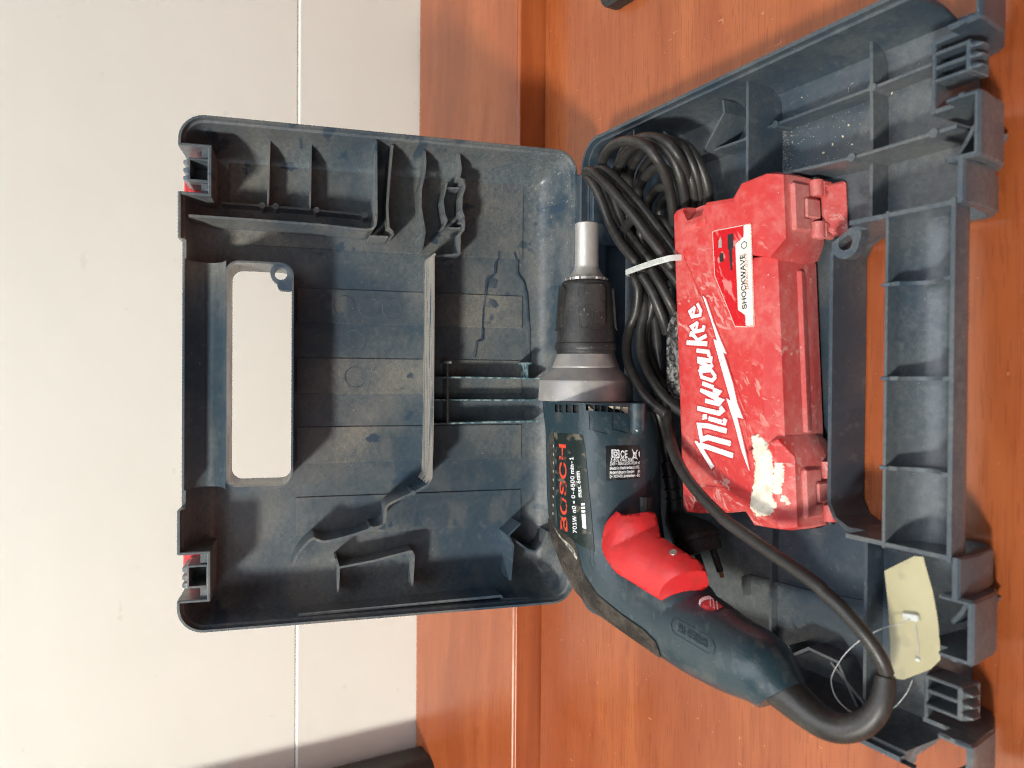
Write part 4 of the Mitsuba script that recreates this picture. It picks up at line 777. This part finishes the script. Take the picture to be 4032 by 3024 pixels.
# ---------------------------------------------------------------- red bit case
bc = thing('bit_case', 'scuffed red bit case with white lettering lying beside the coiled cord', 'case')
ang = math.radians(3.59); RO = np.array([.0128, .1926, 0])
RF = frame(RO, [math.cos(ang), math.sin(ang), 0], [-math.sin(ang), math.cos(ang), 0], [0, 0, 1])
def loc(p): p = np.asarray(p, float)[:, :2]-RO[:2]; return np.c_[p@RF[:2, 0], p@RF[:2, 1]]
zt_, zb = .0550, .0120
def slab(pts, fy=0.):                      # convex piece with a chamfer round the top and a small one below
    g = Polygon(pts).convex_hull
    def lay(g, z): return M.extrude(CS([list(g.exterior.coords)[:-1][::1 if g.exterior.is_ccw else -1]]), .0004).translate([0, 0, z])
    y0 = g.bounds[1]; keep = shapely.box(-1, y0+(.0085 if fy else -1), 1, 1); k2 = shapely.box(-1, y0+(.0072 if fy else -1), 1, 1)
    return M.batch_hull([lay(g.buffer(-.0034, join_style=2).intersection(keep), zt_-.0004), lay(g.buffer(-.0010, join_style=2).intersection(k2), zt_-.0014), lay(g, zt_-.0072), lay(g.buffer(.0006, join_style=2), .030), lay(g.buffer(.0004, join_style=2), .022), lay(g.buffer(-.002, join_style=2), zb)])
W2 = .1030
rightb = [(.0605, -.078), (.1010, -.078), (.1052, -.074), (.1052, -.0690), (.0985, -.0600), (.0605, -.0600), (.0560, -.0650)]
y_front_r, y_front_c = -.0905, -.0870
pcs = [slab([(-.1000, 0.0), (.1010, 0.0), (.1038, -.004), (.1040, -.018), (.098, -.030), (.0975, -.062), (-.0975, -.062), (-.098, -.030), (-.1045, -.018), (-.1045, -.004)]),
       slab([(-.060, -.05), (.060, -.05), (.0560, -.0840), (-.0560, -.0840)], 1),
       slab([(.0620, -.055), (.0975, -.055), (.1055, -.0630), (.1058, -.0860), (.1030, -.0905), (.0650, -.0905), (.0530, -.0845)], 1),
       slab([(-.0620, -.055), (-.0975, -.055), (-.1068, -.0630), (-.1070, -.0860), (-.1045, -.0905), (-.0640, -.0905), (-.0520, -.0845)], 1)]
bm = union(pcs)
# rear finger dips at both ends and a shallow diagonal panel line
for s in (1, -1):
    bm = bm - M.batch_hull([box(s*.0930, s*.125, -.0290, -.0150, zt_-.0020, .07), box(s*.1010, s*.125, -.0330, -.0110, zt_-.012, .07)])
dg = band([(.0700, -.0110), (.0350, -.0290), (-.0050, -.0470), (-.0330, -.0600), (-.0560, -.0625)], .0016)
bm = bm - man(extr(dg, zt_-.0005, .07)) - man(extr(band([(-.0830, -.0010), (-.0850, -.0600)], .0014), zt_-.0005, .07))
bk = obj('body', place(bm, RF), 'bit_case_red', bc, 30)
for s in (1, -1):
    obj('grip_ridge', place(M.batch_hull([box(s*.0850, s*.0920, -.0330, -.0135, zt_-.001, zt_+.0004), box(s*.0870, s*.0900, -.0315, -.0150, zt_, zt_+.0014, .0005)]), RF), 'bit_case_red', bc)
fyc = -.0842
obj('front_rail', place(M.batch_hull([box(-.0500, .0480, fyc-.0022, fyc+.002, .0290, .0318, .0008), box(-.0500, .0480, fyc-.0004, fyc+.002, .024, .0335, .0008)]), RF), 'bit_case_red', bc)
def latch(cx, tag, s):
    fy = -.0908; L = lambda m: place(m, RF)
    plate = union([box(cx-.0145, cx+.0145, fy-.0024, fy+.003, .0285, .0430, .0012) - box(cx-.0070, cx+.0070, fy-.006, fy-.0010, .0270, .0345), box(cx-.0060, cx+.0060, fy-.0030, fy+.001, .0200, .0330, .0010)])
    k = obj('latch', L(plate), 'bit_case_red', bc)
    for d in (-.0128, .0128):
        kn = union([M.cylinder(.0098, .0042, .0042, 24).rotate([0, 90, 0]).translate([cx+d-.0049, fy-.0012, .0215]), box(cx+d-.0049, cx+d+.0049, fy-.0054, fy-.001, .0110, .0200, .001)]) - box(cx+d-.0020, cx+d+.0020, fy-.012, fy-.0040, .0140, .0182)
        obj('knuckle', L(kn), 'bit_case_red', k)
        obj('knuckle_hole', L(box(cx+d-.0020, cx+d+.0020, fy-.0043, fy-.0037, .0141, .0181)), 'sticker_white', k)
    obj('hinge_pin', L(M.cylinder(.0016, .0026, .0026, 16).rotate([0, 90, 0]).translate([cx+(.0178 if s > 0 else -.0194), fy-.0012, .0215])), 'ink_black', k)
    if s > 0: obj('latch_tab', L(M.batch_hull([box(cx-.0170, cx+.0170, fy-.0120, fy-.0060, .0060, .0105, .0018), box(cx-.0150, cx+.0150, fy-.005, fy, .0080, .0180, .0018)])), 'bit_case_red', k)
latch(.0845, 'right', 1); latch(-.0855, 'left', -1)
# black back half with rivets
bb = Polygon([q for q in D['black_block']])
bbk = obj('back_shell', cat(M.batch_hull([M.extrude(CS([list(bb.exterior.coords)[:-1][::(1 if bb.exterior.is_ccw else -1)]]), .026).translate([0, 0, .0120]), M.extrude(CS([list(bb.buffer(-.0015).exterior.coords)[:-1][::-1]]), .0275).translate([0, 0, .012])])), 'dusty_black', bc)
for x, y in D['rivets']: obj('rivet', place(trimesh.creation.torus(.0026, .0005, major_sections=24, minor_sections=6), frame([x, y, .0397], [1, 0, 0], [0, 1, 0], [0, 0, 1])), 'black_plastic', bbk, True)
# sticker with its pictures and words
ZS = zt_+.0001
def flat(g, m, n, par, z=0., h=.0003, label=None): return obj(n, extr(g, ZS+z, ZS+z+h), m, par, False, label)
st = flat(Polygon(D['sticker']).buffer(.0012), 'sticker_red', 'sticker', bc, 0, .0003, 'glossy red sticker with pictures of screwdriver bits')
flat(Polygon(D['sticker']).buffer(.0012).difference(Polygon(D['sticker']).buffer(.0009)), 'sticker_white', 'sticker_edge', st, .0003, .0001)
flat(Polygon(D['sticker_w']).buffer(.0007), 'sticker_white', 'white_band', st, .0003, .0002)
def ftxt(s, a, b, u, m, bold=True):
    a, b = (np.array([*q, ZS+.0005]) for q in (a, b)); obj('lettering', text_fit(s, a, b, [*u, 0], [0, 0, 1], .0002, bold), m, st, False, kind='stuff')
ftxt('SHOCKWAVE', (.0430, .12905), (.0768, .13145), (-.0003, .0036), 'ink_black'); ftxt('IMPACT DUTY', (.0548, .12770), (.0772, .12920), (-.00015, .0019), 'ink_red', False)
hx = Polygon([(.0822+.0026*math.cos(math.radians(a)), .1317+.0026*math.sin(math.radians(a))) for a in range(0, 360, 60)])
flat(hx.difference(hx.buffer(-.0005)), 'ink_black', 'hexagon_mark', st, .0005, .0002)
I = Polygon; ic = []
flat(I([(.0836, .1508), (.0875, .1508), (.0912, .1520), (.0875, .1535), (.0836, .1534)]), 'ink_grey', 'bit_picture', st, .0003, .0002)
flat(I([(.0745, .1490), (.0800, .1494), (.0800, .1526), (.0745, .1522)]), 'ink_black', 'bit_picture', st, .0003, .0002)
flat(I([(.0815, .1408), (.0910, .1412), (.0910, .1458), (.0815, .1454)]).union(I([(.0735, .1415), (.0816, .1420), (.0816, .1444), (.0735, .1438)])).union(I([(.0680, .1412), (.0736, .1417), (.0736, .1434), (.0680, .1428)])), 'ink_black', 'bit_picture', st, .0003, .0002)
# maker's lettering and bolt
ST = {k[2:]: np.array(v) for k, v in D.items() if k.startswith('S_')}
W = {'M1': .0033, 'M2': .0034, 'M3': .0033, 'i': .0030, 'idot': .0032, 'l': .0031, 'w': .0028, 'w2': .0028, 'a': .0024, 'a2': .0022, 'u': .0027, 'u2': .0027, 'u3': .0027, 'k': .0031, 'k2': .0024, 'k3': .0020, 'e1': .0023, 'e1b': .0015, 'e2': .0021, 'e2b': .0014}
lo = shapely.union_all([LineString(ST[k]).buffer(w/2, cap_style=2, join_style=2, mitre_limit=2.2) for k, w in W.items()]).simplify(.0001)
for q in polys(lo): obj('letter', extr(q, zt_-.0002, zt_+.0006), 'logo_white', bc, False)
bo = Polygon(D['bolt']).buffer(0)
obj('lightning_bolt', extr(bo, zt_-.0002, zt_+.0006), 'logo_white', bc, False)
rg = lo.union(bo).buffer(.0011).difference(lo.union(bo).buffer(.0003)); obj('lettering_edge', extr(rg, zt_-.0002, zt_+.0003), 'ink_red', bc, False)
# putty smears
def blob(pts, h, seed, z, n=150, amp=.0006):
    g = Polygon(pts).buffer(.0006); x0, y0, x1, y1 = g.bounds; st_ = .0005
    xs, ys = np.arange(x0, x1, st_), np.arange(y0, y1, st_); X, Y = np.meshgrid(xs, ys, indexing='ij')
    P = np.stack([X.ravel(), Y.ravel(), 0*X.ravel()], 1)
    b = shapely.boundary(g); pt = shapely.points(P[:, 0], P[:, 1]); dd = shapely.distance(pt, b)*np.where(shapely.contains(g, pt), 1, -1)
    dd = dd + (meshkit.fbm(P*900, 3, seed)-.5)*.0030
    hh = h*np.clip(dd/.0016, 0, 1)**.5*(.55+.9*meshkit.fbm(P*[420, 900, 1], 4, seed+3))
    Z = np.where(dd > 0, hh, -.0004).reshape(X.shape)
    i, j = np.meshgrid(np.arange(len(xs)-1), np.arange(len(ys)-1), indexing='ij'); m = len(ys)
    f = np.stack([i*m+j, (i+1)*m+j, (i+1)*m+j+1, i*m+j+1], -1).reshape(-1, 4); keep = (Z.ravel()[f] > -.0003).any(1); f = f[keep]
    t = trimesh.Trimesh(np.c_[P[:, :2], z+Z.ravel()], np.vstack([f[:, :3], f[:, [0, 2, 3]]]), process=False); t.remove_unreferenced_vertices(); return t
obj('putty_smear', blob([((x+.0575)*.92-.0575, y) for x, y in D['smear']], .0013, 5, zt_-.0001), 'putty', bc, True, 'thick cream smear of dried putty at the left end of the bit case')
for k in ('scrape', 'scrape2'):
    t = blob(np.array(D[k])+[0, .0012], .0004, 9, 0); v = np.array(t.vertices); y = (v[:, :2]-RO[:2])@RF[:2, 1]
    v[:, 2] += np.where(y < -.0825, zt_-.0004-(-.0825-y)*.84, zt_-.0004+0*y)+.0003; t.vertices = v; obj('putty_smear', t, 'putty', bc, True)

# ---------------------------------------------------------------- paper tag with its plastic thread
tp_ = np.array(D['tagz']); g = Polygon(tp_); x0, y0, x1, y1 = g.bounds
gm = trimesh.creation.extrude_polygon(g.segmentize(.002), .0004, engine='earcut'); gm = gm.subdivide().subdivide()
def tagz(x, y): return .0440 + .0022*np.sin((x+.10)*55)+.0014*np.cos((y-.03)*120+(x+.1)*40)
v = np.array(gm.vertices); v[:, 2] += tagz(v[:, 0], v[:, 1]); gm.vertices = v
tgk = obj('paper_tag', gm, 'paper_tag_yellow', None, 30, 'small blank beige paper tag tied by a thread to the cord sleeve', 'tag')
s1 = np.array(D['tag_string1']); s1[:4, 2] = tagz(s1[:4, 0], s1[:4, 1])+.0014
obj('thread', tube(s1, .00024, 8, 8), 'thread_grey', tgk, True); obj('thread', tube(np.vstack([D['tag_string2'], [[-.1690, .036, .054]]]), .00024, 8, 8), 'thread_grey', tgk, True)
sx, sy = -.1192, .0287
obj('seal', place(box(-.0017, .0017, -.0040, .0040, 0, .0022, .0005), frame([sx, sy, tagz(sx, sy)+.0006], [1, .12, 0], [-.12, 1, 0], [0, 0, 1])), 'tie_white', tgk)
kx, ky = s1[0, :2]; obj('knot', trimesh.creation.icosphere(2, .0013).apply_translation([kx, ky, tagz(kx, ky)+.001]), 'tie_white', tgk, True)

# ---------------------------------------------------------------- wood dust and crumbs in the base
rng = np.random.default_rng(4); cr = []
def crumb(x, y, s, z=.0060):
    t = trimesh.creation.icosphere(0, 1.0); t.apply_scale([s*rng.uniform(.6, 1.6), s*rng.uniform(.5, 1.), s*rng.uniform(.4, .8)])
    t.apply_transform(trimesh.transformations.rotation_matrix(rng.uniform(0, 6.28), [0, 0, 1])); t.apply_translation([x, y, z+s*.3]); return t
for x, y in D['crumbs']: cr.append(crumb(x, y, rng.uniform(.0005, .0009)))
for _ in range(330):
    x = rng.uniform(.125, .172); d = abs(rng.normal(0, 1)); y = .1462 - d*(.0035 if rng.random() < .65 else .018)
    cr.append(crumb(x - d*.002, y, rng.uniform(.00010, .00030)))
for _ in range(110): cr.append(crumb(rng.uniform(.128, .185), rng.uniform(.076, .145), rng.uniform(.00010, .00028)))
obj('wood_crumbs', trimesh.util.concatenate(cr), 'sawdust', None, False, 'pale wood crumbs and dust scattered on the ribbed floor of the tool case', 'dust', 'stuff')

# ---------------------------------------------------------------- other things at the edges of the picture
bgp = Polygon([(-.80, .664), (-.490, .664), (-.490, .730), (-.80, .730)]).buffer(-.022).buffer(.022, 16)
cv = loft([(np.array(bgp.buffer(-q_).exterior.coords)[:-1][:len(bgp.exterior.coords)-1], z_) for q_, z_ in ((0, .0292), (0, .40))])
obj('dark_bag', cv, 'dark_cover', None, 40, 'dark rounded bag standing on the rear board in the lower left corner', 'bag')
d2 = Polygon([q[:2] for q in D['dark2']] + [(.47, .31), (.47, .42)]).convex_hull.buffer(.001)
obj('black_stand', extr(d2, 0.0002, .012), 'dark_cover', None, False, 'corner of a flat black object on the table at the top edge', 'stand')
